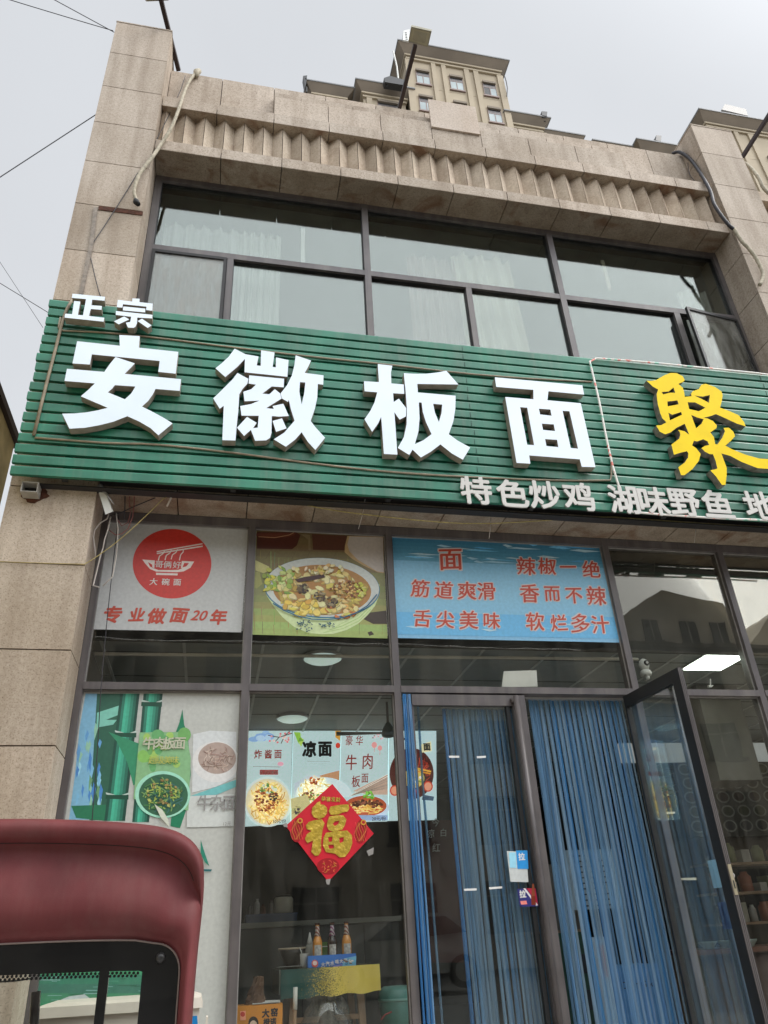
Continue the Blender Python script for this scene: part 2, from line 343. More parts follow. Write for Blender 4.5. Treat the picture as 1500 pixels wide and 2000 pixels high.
class Ink:
    """a flat print: coloured patches in photo pixels on plane Y, each laid a hair in front of the last"""
    def __init__(s, Y, step=.00006): s.Y = Y; s.y = Y; s.step = step; s.mb = MB()
    def poly(s, pts, c):
        s.y -= s.step; s.mb.poly([tuple(v) for v in (at(x, y, s.y) for x, y in pts)], 0, c)
    def ell(s, cx, cy, rx, ry, c, rot=0, n=28, a0=0, a1=2*math.pi):
        cr, sr = math.cos(rot), math.sin(rot); P = []
        for k in range(n):
            a = a0+(a1-a0)*k/(n if a1-a0 > 6.28 else n-1); x, y = rx*math.cos(a), ry*math.sin(a)
            P.append((cx+x*cr-y*sr, cy+x*sr+y*cr))
        s.poly(P, c)
    def line(s, pts, wd, c):
        for (x0, y0), (x1, y1) in zip(pts, pts[1:]):
            d = math.hypot(x1-x0, y1-y0) or 1; nx, ny = -(y1-y0)/d*wd/2, (x1-x0)/d*wd/2
            s.poly([(x0+nx, y0+ny), (x1+nx, y1+ny), (x1-nx, y1-ny), (x0-nx, y0-ny)], c)
    def noodles(s, cx, cy, rx, ry, n, cols, wd=1.4):
        for _ in range(n):
            a = rnd.uniform(0, 6.28); r = math.sqrt(rnd.random())*.8; x, y = cx+rx*r*math.cos(a), cy+ry*r*math.sin(a)
            t = rnd.uniform(0, 6.28); P = [(x, y)]
            for _k in range(3):
                t += rnd.uniform(-.7, .7); x += math.cos(t)*rx*.17; y += math.sin(t)*ry*.17
                if ((x-cx)/rx)**2+((y-cy)/ry)**2 > .95: break
                P.append((x, y))
            if len(P) > 1: s.line(P, wd, rnd.choice(cols))
    def bits(s, cx, cy, rx, ry, n, cols, sz):
        for _ in range(n):
            a = rnd.uniform(0, 6.28); r = math.sqrt(rnd.random()); x, y = cx+rx*r*math.cos(a), cy+ry*r*math.sin(a)
            k = rnd.randint(7, 10); t = rnd.uniform(0, 6.28); el = rnd.uniform(.35, .9); ct, st = math.cos(t), math.sin(t); P = []
            for i in range(k):
                u = sz*rnd.uniform(.75, 1.2)*math.cos(6.28*i/k); w = sz*el*rnd.uniform(.75, 1.15)*math.sin(6.28*i/k); P.append((x+u*ct-w*st, y+(u*st+w*ct)*.8))
            c = rnd.choice(cols); s.poly(P, tuple(v*.62 for v in c[:3])+(1,))
            s.poly([(px-.16*sz*.5, py-.22*sz*.5) for px, py in ((x+(a-x)*.84, y+(b-y)*.84) for a, b in P)], tuple(v*rnd.uniform(.9, 1.08) for v in c[:3])+(1,))
def pxbox(mb, pts, y0, y1, mi=0, c=None):
    a = [at(x, y, y0) for x, y in pts]
    return mb.prism([(p.x, p.z) for p in a], y0, y1, mi, c)
G = 0.45      # street level
XL0, XL1, XR0, XR1 = -1.56, -0.97, 5.51, 6.10
JZ = [10.41, 9.815, 9.21, 8.607, 8.0, 7.393, 6.79, 6.185, 5.575, 4.97, 4.36, 3.757, 3.147, 2.54, 1.93, 1.32, .71, G]
# ------------------------------------------------------------------ ground
mb = MB(); mb.box(-500, 500, -500, 500, G-.3, G-.12); struct('ground', mb, CONC)
mb = MB(); mb.box(-60, 60, -4.2, 30, G-.12, G-.002); struct('pavement', mb, PAVE)
# ------------------------------------------------------------------ shop building
B = thing('shop_building', 'two-storey shop building clad in beige granite, with a pleated stone frieze under its parapet', 'building', (2.2, 4, G))
def column(x0, x1, ztop, stub=None):
    mb = MB()
    mb.box(x0+.02, x1-.02, .02, .62, G, ztop-.01, 1)
    for a, b in zip(JZ[1:], JZ[:-1]):
        g = .0045
        b = min(b, ztop-.004)
        mb.box(x0, x1, 0, .03, a+g, b-g)                     # front slab
        mb.box(x1-.03, x1, .0345, .36, a+g, b-g)               # right return
        mb.box(x0, x0+.03, .0345, .66, a+g, b-g)               # left return
    mb.box(x0-.005, x1+.005, -.005, .66, ztop-.004, ztop+.012)
    return obj('column', mb, [STONE, JOINT], B)
column(XL0, XL1, 10.41); column(XR0, XR1, 10.38)
column(12.0, 12.6, 10.38)
def panels(mb, x0, x1, xs, y0, y1, z0, z1, g=.004):
    e = [x0]+[x for x in xs if x0+.05 < x < x1-.05]+[x1]
    for a, b in zip(e, e[1:]): mb.box(a+g, b-g, y0, y1, z0, z1)
XJ = [.807-.604*k for k in range(4, -1, -1)]+[.807+.604*k for k in range(1, 9)]
XJ2 = [.300+.617*k-1.234 for k in range(0, 12)]
# lower band (its underside is the window soffit), frieze, upper band, parapet
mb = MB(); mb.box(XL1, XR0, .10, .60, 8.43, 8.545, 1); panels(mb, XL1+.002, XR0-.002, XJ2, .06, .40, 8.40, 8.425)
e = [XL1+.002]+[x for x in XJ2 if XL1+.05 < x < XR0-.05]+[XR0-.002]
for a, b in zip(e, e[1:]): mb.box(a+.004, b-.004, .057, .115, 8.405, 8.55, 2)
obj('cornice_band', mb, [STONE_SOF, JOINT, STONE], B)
mb = MB(); mb.box(XL1, XR0, .24, .60, 8.55, 9.16, 1); mb.box(XL1+.001, XR0-.001, .1155, .26, 8.5, 8.548, 0)
t0 = .511-.2055*8
k = 0
while True:
    tx = t0+.2055*k; k += 1
    if tx > XR0+.2: break
    for sgn in (-1, 1):
        xa, xb = tx+sgn*.0034, tx+sgn*.1022
        xa = min(max(xa, XL1+.003), XR0-.003); xb = min(max(xb, XL1+.003), XR0-.003)
        if abs(xa-xb) < .01: continue
        ya = .132+abs(xa-tx)*.90; yb = .132+abs(xb-tx)*.90
        mb.add([(xa, ya, 8.549), (xb, yb, 8.549), (xb, yb+.012, 8.549), (xa, ya+.016, 8.549), (xa, ya, 9.151), (xb, yb, 9.151), (xb, yb+.012, 9.151), (xa, ya+.016, 9.151)],
               [(3, 2, 1, 0), (4, 5, 6, 7), (0, 1, 5, 4), (1, 2, 6, 5), (2, 3, 7, 6), (3, 0, 4, 7)])
obj('fluted_frieze', mb, [STONE_FL, JOINT], B)
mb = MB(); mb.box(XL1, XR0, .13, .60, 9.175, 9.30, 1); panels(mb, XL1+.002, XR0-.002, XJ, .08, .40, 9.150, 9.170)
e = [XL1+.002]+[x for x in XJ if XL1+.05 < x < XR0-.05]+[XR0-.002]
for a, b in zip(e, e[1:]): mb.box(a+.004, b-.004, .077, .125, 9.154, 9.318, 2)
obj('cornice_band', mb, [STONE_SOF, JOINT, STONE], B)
mb = MB(); mb.box(XL1, XR0, .32, .62, 9.3, 10.15, 1)
xa, xb = XJ[2]+.6+.6, XJ[2]+.6*7+1.21
xa = .203; xb = 4.43
panels(mb, XL1+.002, xa, [-.39], .30, .318, 9.322, 10.16)
panels(mb, xb, XR0-.002, [4.98], .30, .318, 9.322, 10.16)
panels(mb, xa, xb, XJ, .13, .15, 9.322, 9.715)
mb.box(xa, xb, .152, .319, 9.32, 9.713, 0)
panels(mb, xa, xb, [x-.3 for x in XJ], .215, .235, 9.717, 9.93)
mb.box(xa, xb, .237, .319, 9.715, 9.928, 0)
panels(mb, xa, xb, XJ, .30, .318, 9.932, 10.16)
mb.box(XL1+.004, XR0-.004, .319, .63, 10.151, 10.163, 0)
obj('parapet', mb, [STONE, JOINT], B)
mb = MB(); a = at(834.7, 199, .14); b = at(926.7, 214, .14); z1 = (a.z+b.z)/2
mb.box(a.x, b.x, .105, .128, 9.60, z1); mb.box(a.x+.03, b.x-.03, .128, .20, 9.72, z1-.02, 1)
obj('replacement_slab', mb, [STONE_NEW, STONE], B, label='paler newer granite slab fixed over the parapet')
# next bay beyond the right column
mb = MB(); mb.box(XR1, 12, .36, .6, 8.40, 9.4, 1); panels(mb, XR1, 12, [XR1+.6*k for k in range(1, 10)], .06, .40, 8.40, 8.55); panels(mb, XR1, 12, [XR1+.6*k for k in range(1, 10)], .08, .40, 9.15, 9.32)
for k in range(26):
    tx = XR1+.11+.2055*k
    for sgn in (-1, 1):
        xa, xb = tx+sgn*.0025, tx+sgn*.1022
        mb.add([(xa, .138, 8.551), (xb, .218, 8.551), (xb, .23, 8.551), (xa, .155, 8.551), (xa, .138, 9.149), (xb, .218, 9.149), (xb, .23, 9.149), (xa, .155, 9.149)],
               [(3, 2, 1, 0), (4, 5, 6, 7), (0, 1, 5, 4), (1, 2, 6, 5), (2, 3, 7, 6), (3, 0, 4, 7)])
obj('cornice_band', mb, [STONE_FL, JOINT], B, label='cornice of the neighbouring bay')
# rear and side walls, slabs
mb = MB(); mb.box(XL0+.04, XL0+.3, .67, 9, G, 9.6); mb.box(11.9, 12.3, .67, 9, G, 9.6); mb.box(XL0+.3, 11.9, 8.8, 9, G, 9.6); obj('wall', mb, TOWER, B)
mb = MB(); mb.box(XL0+.3, 11.9, .63, 8.8, 9.0, 9.4); obj('roof', mb, PAVE, B)
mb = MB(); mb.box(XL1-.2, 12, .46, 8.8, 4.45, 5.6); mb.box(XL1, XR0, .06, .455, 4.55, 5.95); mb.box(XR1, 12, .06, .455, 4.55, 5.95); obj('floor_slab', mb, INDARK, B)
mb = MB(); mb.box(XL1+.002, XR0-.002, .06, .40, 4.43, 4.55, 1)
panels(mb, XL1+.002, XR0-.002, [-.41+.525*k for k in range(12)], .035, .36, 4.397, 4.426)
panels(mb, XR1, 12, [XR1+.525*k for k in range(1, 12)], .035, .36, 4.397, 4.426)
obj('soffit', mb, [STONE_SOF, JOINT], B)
# interiors
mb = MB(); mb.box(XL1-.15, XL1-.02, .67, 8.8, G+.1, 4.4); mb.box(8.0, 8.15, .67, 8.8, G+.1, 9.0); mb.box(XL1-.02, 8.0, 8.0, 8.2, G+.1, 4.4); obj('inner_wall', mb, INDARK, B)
mb = MB(); mb.box(XL1-.02, 8.0, .46, 8.8, G, G+.1); obj('floor', mb, FLOORM, B)
mb = MB(); mb.box(XL1-.02, 8.0, .62, 8.0, 3.46, 3.52)
for x in [-.9+.6*k for k in range(15)]: mb.box(x-.011, x+.011, .62, 8.0, 3.453, 3.459, 1)
for y in [.9+.6*k for k in range(12)]: mb.box(XL1-.02, 8.0, y-.005, y+.005, 3.456, 3.4595, 2)
mb.box(XL1-.02, 8.0, .60, .62, 3.44, 4.4, 2)
obj('ceiling', mb, [CEIL, CEILG, INDARK], B)
mb = MB(); mb.box(XL1-.02, 8.0, 4.2, 4.3, 5.6, 9.0); mb.box(XL1-.15, XL1-.02, .67, 4.3, 5.6, 9); obj('inner_wall', mb, INWALL, B)
mb = MB(); mb.box(XL1-.02, 8.0, .5, 4.2, 8.62, 8.7); obj('ceiling', mb, CEIL, B)
# ---- upper windows
FY0, FY1, GY = .36, .45, .405
def pane(parent, x0, x1, z0, z1, m, tilt=0, name='pane', Y=GY, tx=0):
    mb = MB(); dx = (x1-x0)*tx; d = (z1-z0)*tilt
    mb.hexa([(x0, Y, z0), (x1, Y+dx, z0), (x1, Y+dx+.006, z0), (x0, Y+.006, z0), (x0, Y+d, z1), (x1, Y+d+dx, z1), (x1, Y+d+dx+.006, z1), (x0, Y+d+.006, z1)])
    return obj(name, mb, m, parent)
def bead(mb, x0, x1, z0, z1, mi=1, wd=.007, y=None):
    y = y or GY-.012
    mb.box(x0, x1, y, GY, z0, z0+wd, mi); mb.box(x0, x0+wd, y, GY, z0+wd, z1-wd, mi); mb.box(x1-wd, x1, y, GY, z0+wd, z1-wd, mi); mb.box(x0, x1, y, GY, z1-wd, z1, mi)
UZ0 = 5.62; bays = [(-.966, -.897, 1.188, -.185, -.125), (1.188, 1.253, 3.325, 2.262, 2.322), (3.325, 3.392, 5.455, 4.675, 4.745)]
for i, (l, li, r, s0, s1) in enumerate(bays):
    mb = MB()
    mb.box(l, li, FY0, FY1, UZ0, 8.40)
    if i == 2: mb.box(5.455, 5.508, FY0, FY1, UZ0, 8.40)
    mb.box(li, r, FY0+.003, FY1, 8.33, 8.40); mb.box(li, r, FY0+.003, FY1, 7.315, 7.385)
    mb.box(s0, s1, FY0+.004, FY1, UZ0, 7.315); mb.box(li, r, FY0+.003, FY1, UZ0, UZ0+.06)
    bead(mb, li, r, 7.385, 8.33, 2); bead(mb, li, s0, UZ0+.06, 7.315, 2); bead(mb, s1, r, UZ0+.06, 7.315, 2)
    wdo = obj('window', mb, [FRAME, BEAD, FRAME_D], B)
    pane(wdo, li, r, 7.385, 8.33, GLASS_UP)
    opening = {0: 0, 2: 1}.get(i)
    for j, (a, b) in enumerate(((li, s0), (s1, r))):
        if opening == j:
            mb = MB(); f = .035; y0 = FY0-.02; tl = -.05 if i == 0 else -.02; tx = 0 if i == 0 else .14
            def q(x, z, y): return (x, y+(7.3-z)*tl+(x-b)*tx, z)
            for xa, xb, za, zb in ((a+.006, a+f, UZ0+.1, 7.3), (b-f, b-.006, UZ0+.1, 7.3), (a+f, b-f, 7.3-f, 7.3), (a+f, b-f, UZ0+.1, UZ0+.1+f)):
                mb.hexa([q(xa, za, y0), q(xb, za, y0), q(xb, za, y0+.035), q(xa, za, y0+.035), q(xa, zb, y0), q(xb, zb, y0), q(xb, zb, y0+.035), q(xa, zb, y0+.035)])
            sf = obj('sash', mb, [GASKET if i == 0 else FRAME_D], wdo, label='top-hung sash standing slightly open')
            mb = MB()
            mb.hexa([q(a+f, UZ0+.13, y0+.012), q(b-f, UZ0+.13, y0+.012), q(b-f, UZ0+.13, y0+.02), q(a+f, UZ0+.13, y0+.02), q(a+f, 7.27, y0+.012), q(b-f, 7.27, y0+.012), q(b-f, 7.27, y0+.02), q(a+f, 7.27, y0+.02)])
            obj('pane', mb, GLASS_UP2, wdo)
        else: pane(wdo, a, b, UZ0+.06, 7.315, GLASS_UP)
    for z in (7.0,): pass
# ---- shop front
LZ0 = G+.1; T0, T1, HD = 3.0, 3.05, 4.325
def front_bay(x0, x1, x2, extra=None, lower=True):
    """frame with its left post x0..x1, glass x1..x2"""
    mb = MB()
    mb.box(x0, x1, FY0, FY1+.02, LZ0, 4.395); mb.box(x1, x2, FY0+.003, FY1, HD, 4.395); mb.box(x1, x2, FY0-.006, FY1, T0, T1)
    bead(mb, x1, x2, T1, HD)
    if lower:
        mb.box(x1, x2, FY0+.003, FY1, LZ0, LZ0+.08); bead(mb, x1, x2, LZ0+.08, T0)
    if extra: mb.box(*extra)
    f = obj('shopfront_frame', mb, [FRAME, BEAD], B)
    pane(f, x1, x2, T1, HD, GLASS_LO)
    if lower: pane(f, x1, x2, LZ0+.08, T0, GLASS_LO)
    return f
FB1 = front_bay(-.968, -.925, .14)
FB2 = front_bay(.14, .195, 1.25)
FB3 = front_bay(1.25, 1.302, 3.187, lower=False)
FB4 = front_bay(3.187, 3.243, 4.315)
FB5 = front_bay(4.315, 4.370, 5.46, extra=(5.46, 5.508, FY0, FY1+.02, LZ0, 4.395))
# plain glazing of the neighbouring bay
for z0, z1, m in ((UZ0, 8.40, GLASS_UP), (LZ0, 4.395, GLASS_LO)):
    mb = MB()
    for k in range(6): x = XR1+.002+1.166*k; mb.box(x, x+.065, FY0, FY1, z0, z1)
    for k in range(5):
        x = XR1+.002+1.166*k
        for zz0 in (z0, z0+(z1-z0)*.62, z1-.07): mb.box(x+.065, x+1.166, FY0+.003, FY1, zz0, zz0+.065)
    nf = obj('window' if m is GLASS_UP else 'shopfront_frame', mb, FRAME, B)
    pane(nf, XR1+.07, 11.9, z0+.07, z1-.07, m)
# closed left leaf: rails, slim right stile, pull pole with bracket
def leaf_parts(q, hinge_left, label, stickers=True):
    """q(u,y,z): u across the leaf from hinge 0..w, y out of its face"""
    pass
D1 = MB(); x0, x1 = 1.378, 2.262
D1.box(x0, x1-.09, .352, .40, 2.905, 2.985); D1.box(x0, x0+.012, .365, .40, LZ0+.1, 2.905); D1.box(x1-.10, x1, .350, .405, LZ0, 2.985)
D1.box(x1-.155, x1-.128, .36, .40, LZ0+.1, 2.905, 1); D1.box(x0, x1-.10, .352, .40, LZ0, LZ0+.1)
LEAF1 = obj('door_leaf', D1, [FRAME, GASKET], B, label='closed left door leaf of dark frame and glass')
pane(LEAF1, x0+.012, x1-.10, LZ0+.1, 2.905, GLASS_DOOR, Y=.378)
mb = MB(); mb.tube([(x1-.085, .315, 2.97), (x1-.085, .315, LZ0+.1)], .021, 14); mb.box(x1-.12, x1-.06, .315, .352, 2.925, 2.955)
obj('pull_pole', mb, FRAME, LEAF1, True)
# open right leaf: hinged at x=3.10, swung out towards the street
HX, HY = 3.105, .36; ang = math.radians(-86.0); LW = .72
du = Vector((math.cos(ang)*1, math.sin(ang), 0)); dn = Vector((du.y, -du.x, 0))
def lq(u, n, z): p = Vector((HX, HY, 0))+du*u+dn*n; return (p.x, p.y, z)
def lbox(mb, u0, u1, n0, n1, z0, z1, mi=0):
    return mb.hexa([lq(u0, n0, z0), lq(u1, n0, z0), lq(u1, n1, z0), lq(u0, n1, z0), lq(u0, n0, z1), lq(u1, n0, z1), lq(u1, n1, z1), lq(u0, n1, z1)], mi)
mb = MB(); zt = 2.985
lbox(mb, 0, LW, -.02, .02, 2.90, zt); lbox(mb, 0, .022, -.02, .02, LZ0+.05, 2.90); lbox(mb, LW-.085, LW, -.02, .02, LZ0+.05, 2.90); lbox(mb, .022, LW-.085, -.02, .02, LZ0+.05, LZ0+.16)
for n0 in (-.014, -.002, .010): lbox(mb, LW, LW+.004, n0, n0+.007, LZ0+.05, zt, 1)
LEAF2 = obj('door_leaf', mb, [FRAME_D, FRAME], B, label='right door leaf swung open towards the street')
mb = MB(); lbox(mb, .022, LW-.085, -.003, .003, LZ0+.16, 2.90); obj('pane', mb, GLASS_DOOR, LEAF2)
for sg in (-1,):
    mb = MB(); mb.tube([lq(LW-.215, sg*.055, 3.0), lq(LW-.215, sg*.055, LZ0+.1)], .02, 14); lbox(mb, LW-.24, LW-.10, min(sg*.02, sg*.06), max(sg*.02, sg*.06), 2.915, 2.96)
    obj('pull_pole', mb, FRAME_D, LEAF2, True)
mb = MB(); lbox(mb, LW+.004, LW+.008, -.012, .012, 1.55, 1.72); lbox(mb, LW+.008, LW+.0095, -.004, .004, 1.585, 1.63, 1); obj('lock_plate', mb, [mat('brass_plate', (.55, .48, .33, 1), .35, .6), GASKET], LEAF2)
mb = MB(); c = Vector(lq(LW-.045, -.022, 1.66)); mb.tube([c, c+dn*-.02, c+dn*-.03], [.022, .022, .014], 16); obj('lock_knob', mb, ALU, LEAF2, True)
# ------------------------------------------------------------------ green sign board
SB = thing('shop_sign_board', 'long green slatted sign board with raised characters across the shop front', 'sign', (2.5, -.1, 4.35))
SX0, SX1 = -1.53, 8.2; SZ0, SZ1 = 4.362, 6.055
nsl = 18; pit = (SZ1-SZ0)/nsl
mb = MB()
for x in [-1.2+1.18*k for k in range(9)]: mb.box(x, x+.04, -.118, -.07, SZ0+.01, SZ1-.02)
for z in (4.42, 5.2, 5.95): mb.box(SX0+.1, SX1, -.07, -.03, z, z+.04)
for x in [-.9+1.6*k for k in range(6)]: mb.box(x, x+.04, -.03, 0.02, 4.5, 4.54)
mb.box(SX0+.12, SX1, -.06, .02, SZ0-.014, SZ0-.004)
obj('backing_frame', mb, STEEL_D, SB)
def sag(x): # the long slats bow very slightly between their fixings
    t = (x-SX0)/(6.6); return -.026*math.sin(math.pi*min(max(t, 0), 1))
proto = None
for k in range(nsl):
    zb = SZ0+pit*k+.006; zt_ = zb+pit*.74
    amp = (k/(nsl-1))
    mb = MB(); xs = [SX0+(SX1-SX0)*i/24 for i in range(25)]
    jx = rnd.uniform(-.008, .008); xs[0] += jx
    ring = []
    for x in xs:
        s = sag(x)*amp + .012*(1-amp)*math.sin(math.pi*min(max((x-SX0)/6.6, 0), 1))
        ring.append([(x, -.150, zb+s), (x, -.153, zt_-.012+s), (x, -.148, zt_+s), (x, -.12, zt_+s), (x, -.12, zb+s)])
    v = [p for r in ring for p in r]; f = []
    for i in range(24):
        for j in range(5): f.append((i*5+j, (i+1)*5+j, (i+1)*5+(j+1) % 5, i*5+(j+1) % 5))
    f += [(0, 1, 2, 3, 4), (124, 123, 122, 121, 120)]
    mb.add(v, f)
    for xj in (1.93, 4.95):         # butt joint between two lengths
        x = xj+rnd.uniform(-.012, .012); s_ = sag(x)*amp+.012*(1-amp)*math.sin(math.pi*min(max((x-SX0)/6.6, 0), 1)); mb.box(x, x+.003, -.1545, -.149, zb+s_+.004, zt_+s_-.016, 1)
    obj('slat', mb, [GREEN, GREEN_B], SB)
# raised characters (outlines measured on the letter fronts)
LY = -.235; LD = .07
an = lambda p: zp(110, 640, 5.769, p); hu = lambda p: zp(400, 670, 6.0, p); bn = lambda p: zp(700, 700, 6.522, p)
mi_ = lambda p: zp(950, 720, 6.522, p); ju = lambda p: zp(1240, 720, 5.769, p); zz = lambda p: zp(110, 560, 7.143, p)
letter('raised_character', [
 (an([(235,152),(715,203),(710,82),(940,95),(930,225),(1375,272),(1345,518),(1148,497),(1165,375),(400,300),(378,415),(182,402)]), []),
 (an([(120,462),(540,498),(610,400),(668,330),(885,402),(840,450),(770,520),(1405,580),(1390,712),(1118,690),(1085,755),(1035,825),(965,888),(1090,950),(1210,1015),(1310,1078),(1150,1212),(1060,1130),(940,1060),(800,997),(640,1060),(480,1100),(320,1128),(148,1138),(65,968),(200,966),(330,955),(460,932),(580,903),(275,773),(360,700),(435,627),(92,600)]),
  [an([(660,647),(890,663),(870,700),(840,745),(772,806),(580,728),(625,690)])])], LY, LD, [LETTER, LETTER_S], SB)
letter('raised_character', [
 (hu([(350,65),(475,130),(630,157),(608,262),(655,268),(660,85),(818,110),(795,280),(832,285),(835,168),(982,200),(968,395),(465,342),(470,185),(380,280),(240,398),(125,295),(200,235),(280,160)]), []),
 (hu([(382,350),(510,418),(500,474),(440,540),(405,600),(392,800),(372,988),(360,1142),(205,1138),(222,735),(175,770),(98,648),(180,570),(260,490),(330,420)]), []),
 (hu([(520,378),(930,418),(925,518),(785,508),(675,592),(755,600),(822,540),(883,590),(900,650),(720,762),(808,772),(795,738),(920,710),(985,855),(870,862),(785,855),(782,1050),(765,1110),(720,1140),(590,1145),(540,1018),(460,1088),(377,992),(495,865),(608,935),(565,998),(620,990),(632,852),(430,850),(415,738),(540,715),(640,675),(465,682),(452,570),(545,540),(600,487),(514,474)]), []),
 (hu([(795,912),(905,882),(958,1000),(835,1040)]), []),
 (hu([(1065,143),(1245,205),(1210,280),(1170,350),(1392,378),(1388,488),(1325,480),(1318,640),(1290,770),(1240,912),(1300,990),(1410,1110),(1295,1252),(1210,1160),(1135,1045),(1060,1130),(950,1215),(808,1128),(930,1050),(1052,910),(1010,780),(985,665),(975,690),(905,650),(888,590),(960,500),(1020,380),(1050,260)]),
  [hu([(1115,458),(1178,462),(1165,590),(1135,715),(1108,570)])])], LY, LD, [LETTER, LETTER_S], SB)
letter('raised_character', [
 (bn([(247,72),(432,92),(415,180),(420,318),(578,332),(585,452),(442,443),(450,555),(515,512),(610,635),(606,738),(525,780),(458,685),(475,900),(488,1105),(498,1225),(325,1217),(308,980),(290,745),(250,830),(175,935),(78,775),(150,670),(205,560),(240,432),(78,418),(72,290),(262,302)]), []),
 (bn([(578,187),(700,195),(860,195),(1000,180),(1120,157),(1275,332),(750,325),(758,432),(1238,475),(1235,640),(1210,800),(1152,965),(1270,1050),(1425,1135),(1330,1290),(1190,1210),(1045,1095),(920,1190),(795,1262),(690,1162),(648,1230),(502,1140),(580,1000),(614,840),(618,640),(600,400)]),
  [bn([(770,560),(805,562),(820,680),(860,810),(932,965),(830,1040),(720,1092),(765,930),(780,760)]), bn([(952,578),(1068,588),(1058,700),(1025,810),(975,690)])])], LY, LD, [LETTER, LETTER_S], SB)
letter('raised_character', [
 (mi_([(108,110),(1222,212),(1245,330),(790,288),(778,402),(1202,440),(1390,1255),(1215,1250),(1190,1155),(545,1105),(560,1210),(385,1200),(240,360),(600,390),(598,270),(125,232)]),
  [mi_([(430,490),(520,497),(608,975),(520,968)]), mi_([(970,537),(1058,543),(1168,1020),(1075,1010)]), mi_([(668,510),(815,520),(830,600),(685,583)]), mi_([(705,700),(858,710),(875,795),(722,780)]), mi_([(748,897),(900,907),(918,1000),(765,985)])])], LY, LD, [LETTER, LETTER_S], SB)
letter('raised_character', [
 (ju([(130,135),(180,138),(240,128),(330,75),(400,48),(470,50),(540,85),(562,130),(540,152),(490,170),(540,215),(555,260),(562,318),(640,310),(632,285),(650,255),(720,230),(750,180),(800,170),(900,205),(975,255),(990,300),(978,370),(960,440),(1060,475),(1170,525),(1230,600),(1248,650),(1150,620),(1000,550),(915,512),(850,535),(770,555),(820,562),(880,590),(925,640),(920,670),(850,718),(890,770),(905,850),(930,855),(985,780),(1015,705),(1000,668),(1060,665),(1110,710),(1130,760),(1080,815),(1020,868),(1100,910),(1250,970),(1400,1012),(1650,1030),(1650,1125),(1500,1130),(1380,1120),(1200,1050),(1080,985),(975,955),(1000,1020),(1035,1120),(1035,1200),(1020,1310),(980,1310),(915,1215),(850,1145),(890,1138),(930,1125),(910,1040),(880,965),(840,962),(790,935),(750,895),(790,870),(838,860),(820,820),(770,795),(700,820),(665,812),(645,865),(690,895),(742,960),(720,1040),(650,1130),(560,1200),(520,1200),(490,1110),(560,1060),(600,1000),(602,950),(585,930),(520,945),(440,970),(425,910),(412,855),(500,790),(512,745),(505,715),(485,688),(560,705),(612,745),(590,690),(562,620),(470,665),(400,720),(340,740),(280,710),(240,640),(300,635),(355,605),(310,560),(285,500),(258,400),(245,290),(262,235),(200,200)]),
  [ju([(300,262),(380,258),(435,212),(455,272),(400,270),(320,290)]), ju([(365,370),(480,358),(492,402),(370,425)]), ju([(378,495),(420,520),(522,487),(530,520),(395,582)]), ju([(670,302),(760,315),(845,297),(835,385),(750,340)]), ju([(595,378),(680,380),(795,440),(720,480),(612,455)]), ju([(635,520),(700,550),(775,570),(750,620),(690,672)])])],
 LY, LD, [YELLOW, YELLOW_S], SB).update_tag()
letter('raised_character', [(zz([(225,97),(680,140),(672,195),(500,180),(490,258),(635,268),(630,322),(480,310),(455,408),(670,432),(660,487),(115,430),(125,375),(220,383),(248,198),(335,207),(300,393),(372,398),(415,172),(218,155)]), [])], LY-.02, LD, [LETTER, LETTER_S], SB)
letter('raised_character', [
 (zz([(858,182),(1060,208),(1062,163),(1162,168),(1158,215),(1345,235),(1340,335),(1252,325),(1258,278),(930,243),(920,292),(845,285)]), []),
 (zz([(935,275),(1242,305),(1240,358),(928,330)]), []),
 (zz([(832,338),(1342,392),(1338,442),(1130,430),(1125,510),(1105,555),(1080,572),(1000,570),(970,502),(1030,490),(1045,418),(828,392)]), []),
 (zz([(945,415),(1018,455),(870,525),(805,482)]), []), (zz([(1195,445),(1330,540),(1275,575),(1135,478)]), [])], LY-.02, LD, [LETTER, LETTER_S], SB)
for ch, px, py in (('特',930,957),('色',1001,963),('炒',1064,966),('鸡',1130,969),('湖',1218,975),('味',1277,978),('野',1337,981),('鱼',1401,984),('地',1484,987)):
    text(ch, px, py, 54, -.185, PALE, SB, 'raised_character', off=.026, depth=.012, wide=1.02, ms=PALE_S, rot=0)
# conduit stapled round the big characters, LED string round the yellow one
def wire(name, label, cat, pts, Y, r, m, group=None, n=8, smooth=True, ys=None):
    P = [at(x, y, ys[i] if ys else Y) for i, (x, y) in enumerate(pts)]
    # smooth the run a little
    Q = [P[0]]
    for a, b, c in zip(P, P[1:], P[2:]): Q += [a.lerp(b, .75) if (b-a).length > .12 else b, b.lerp(c, .25) if (c-b).length > .12 else b]
    Q.append(P[-1]); R = [Q[0]]
    for q in Q[1:]:
        if (q-R[-1]).length > 1e-4: R.append(q)
    mb = MB(); mb.tube(R, r, n); o = obj(name, mb, m, None, True)
    return tag(o, label, cat, group)
wire('conduit', 'tan conduit running down the left end of the green sign', 'cable', [(143,582),(126,612),(112,668),(88,760),(66,850)], -.165, .0125, CABLE_T)
wire('conduit', 'tan conduit sagging along the slats below the big white characters', 'cable', [(68,855),(150,861),(215,866),(300,867),(430,881),(520,893),(640,909),(750,921),(880,930),(1010,936),(1110,939),(1192,938),(1194,928),(1194,893)], -.160, .008, CABLE_T)
wire('conduit', 'tan conduit along the slats above the big white characters', 'cable', [(118,620),(114,640),(124,646),(200,649),(300,659),(450,678),(600,696),(750,711),(900,729),(1010,738),(1100,743),(1156,746)], -.160, .0075, CABLE_T)
LEDM = mat('led_string', (.6, .6, .56, 1), .35)
n = LEDM.node_tree; p = n.nodes['Principled BSDF']
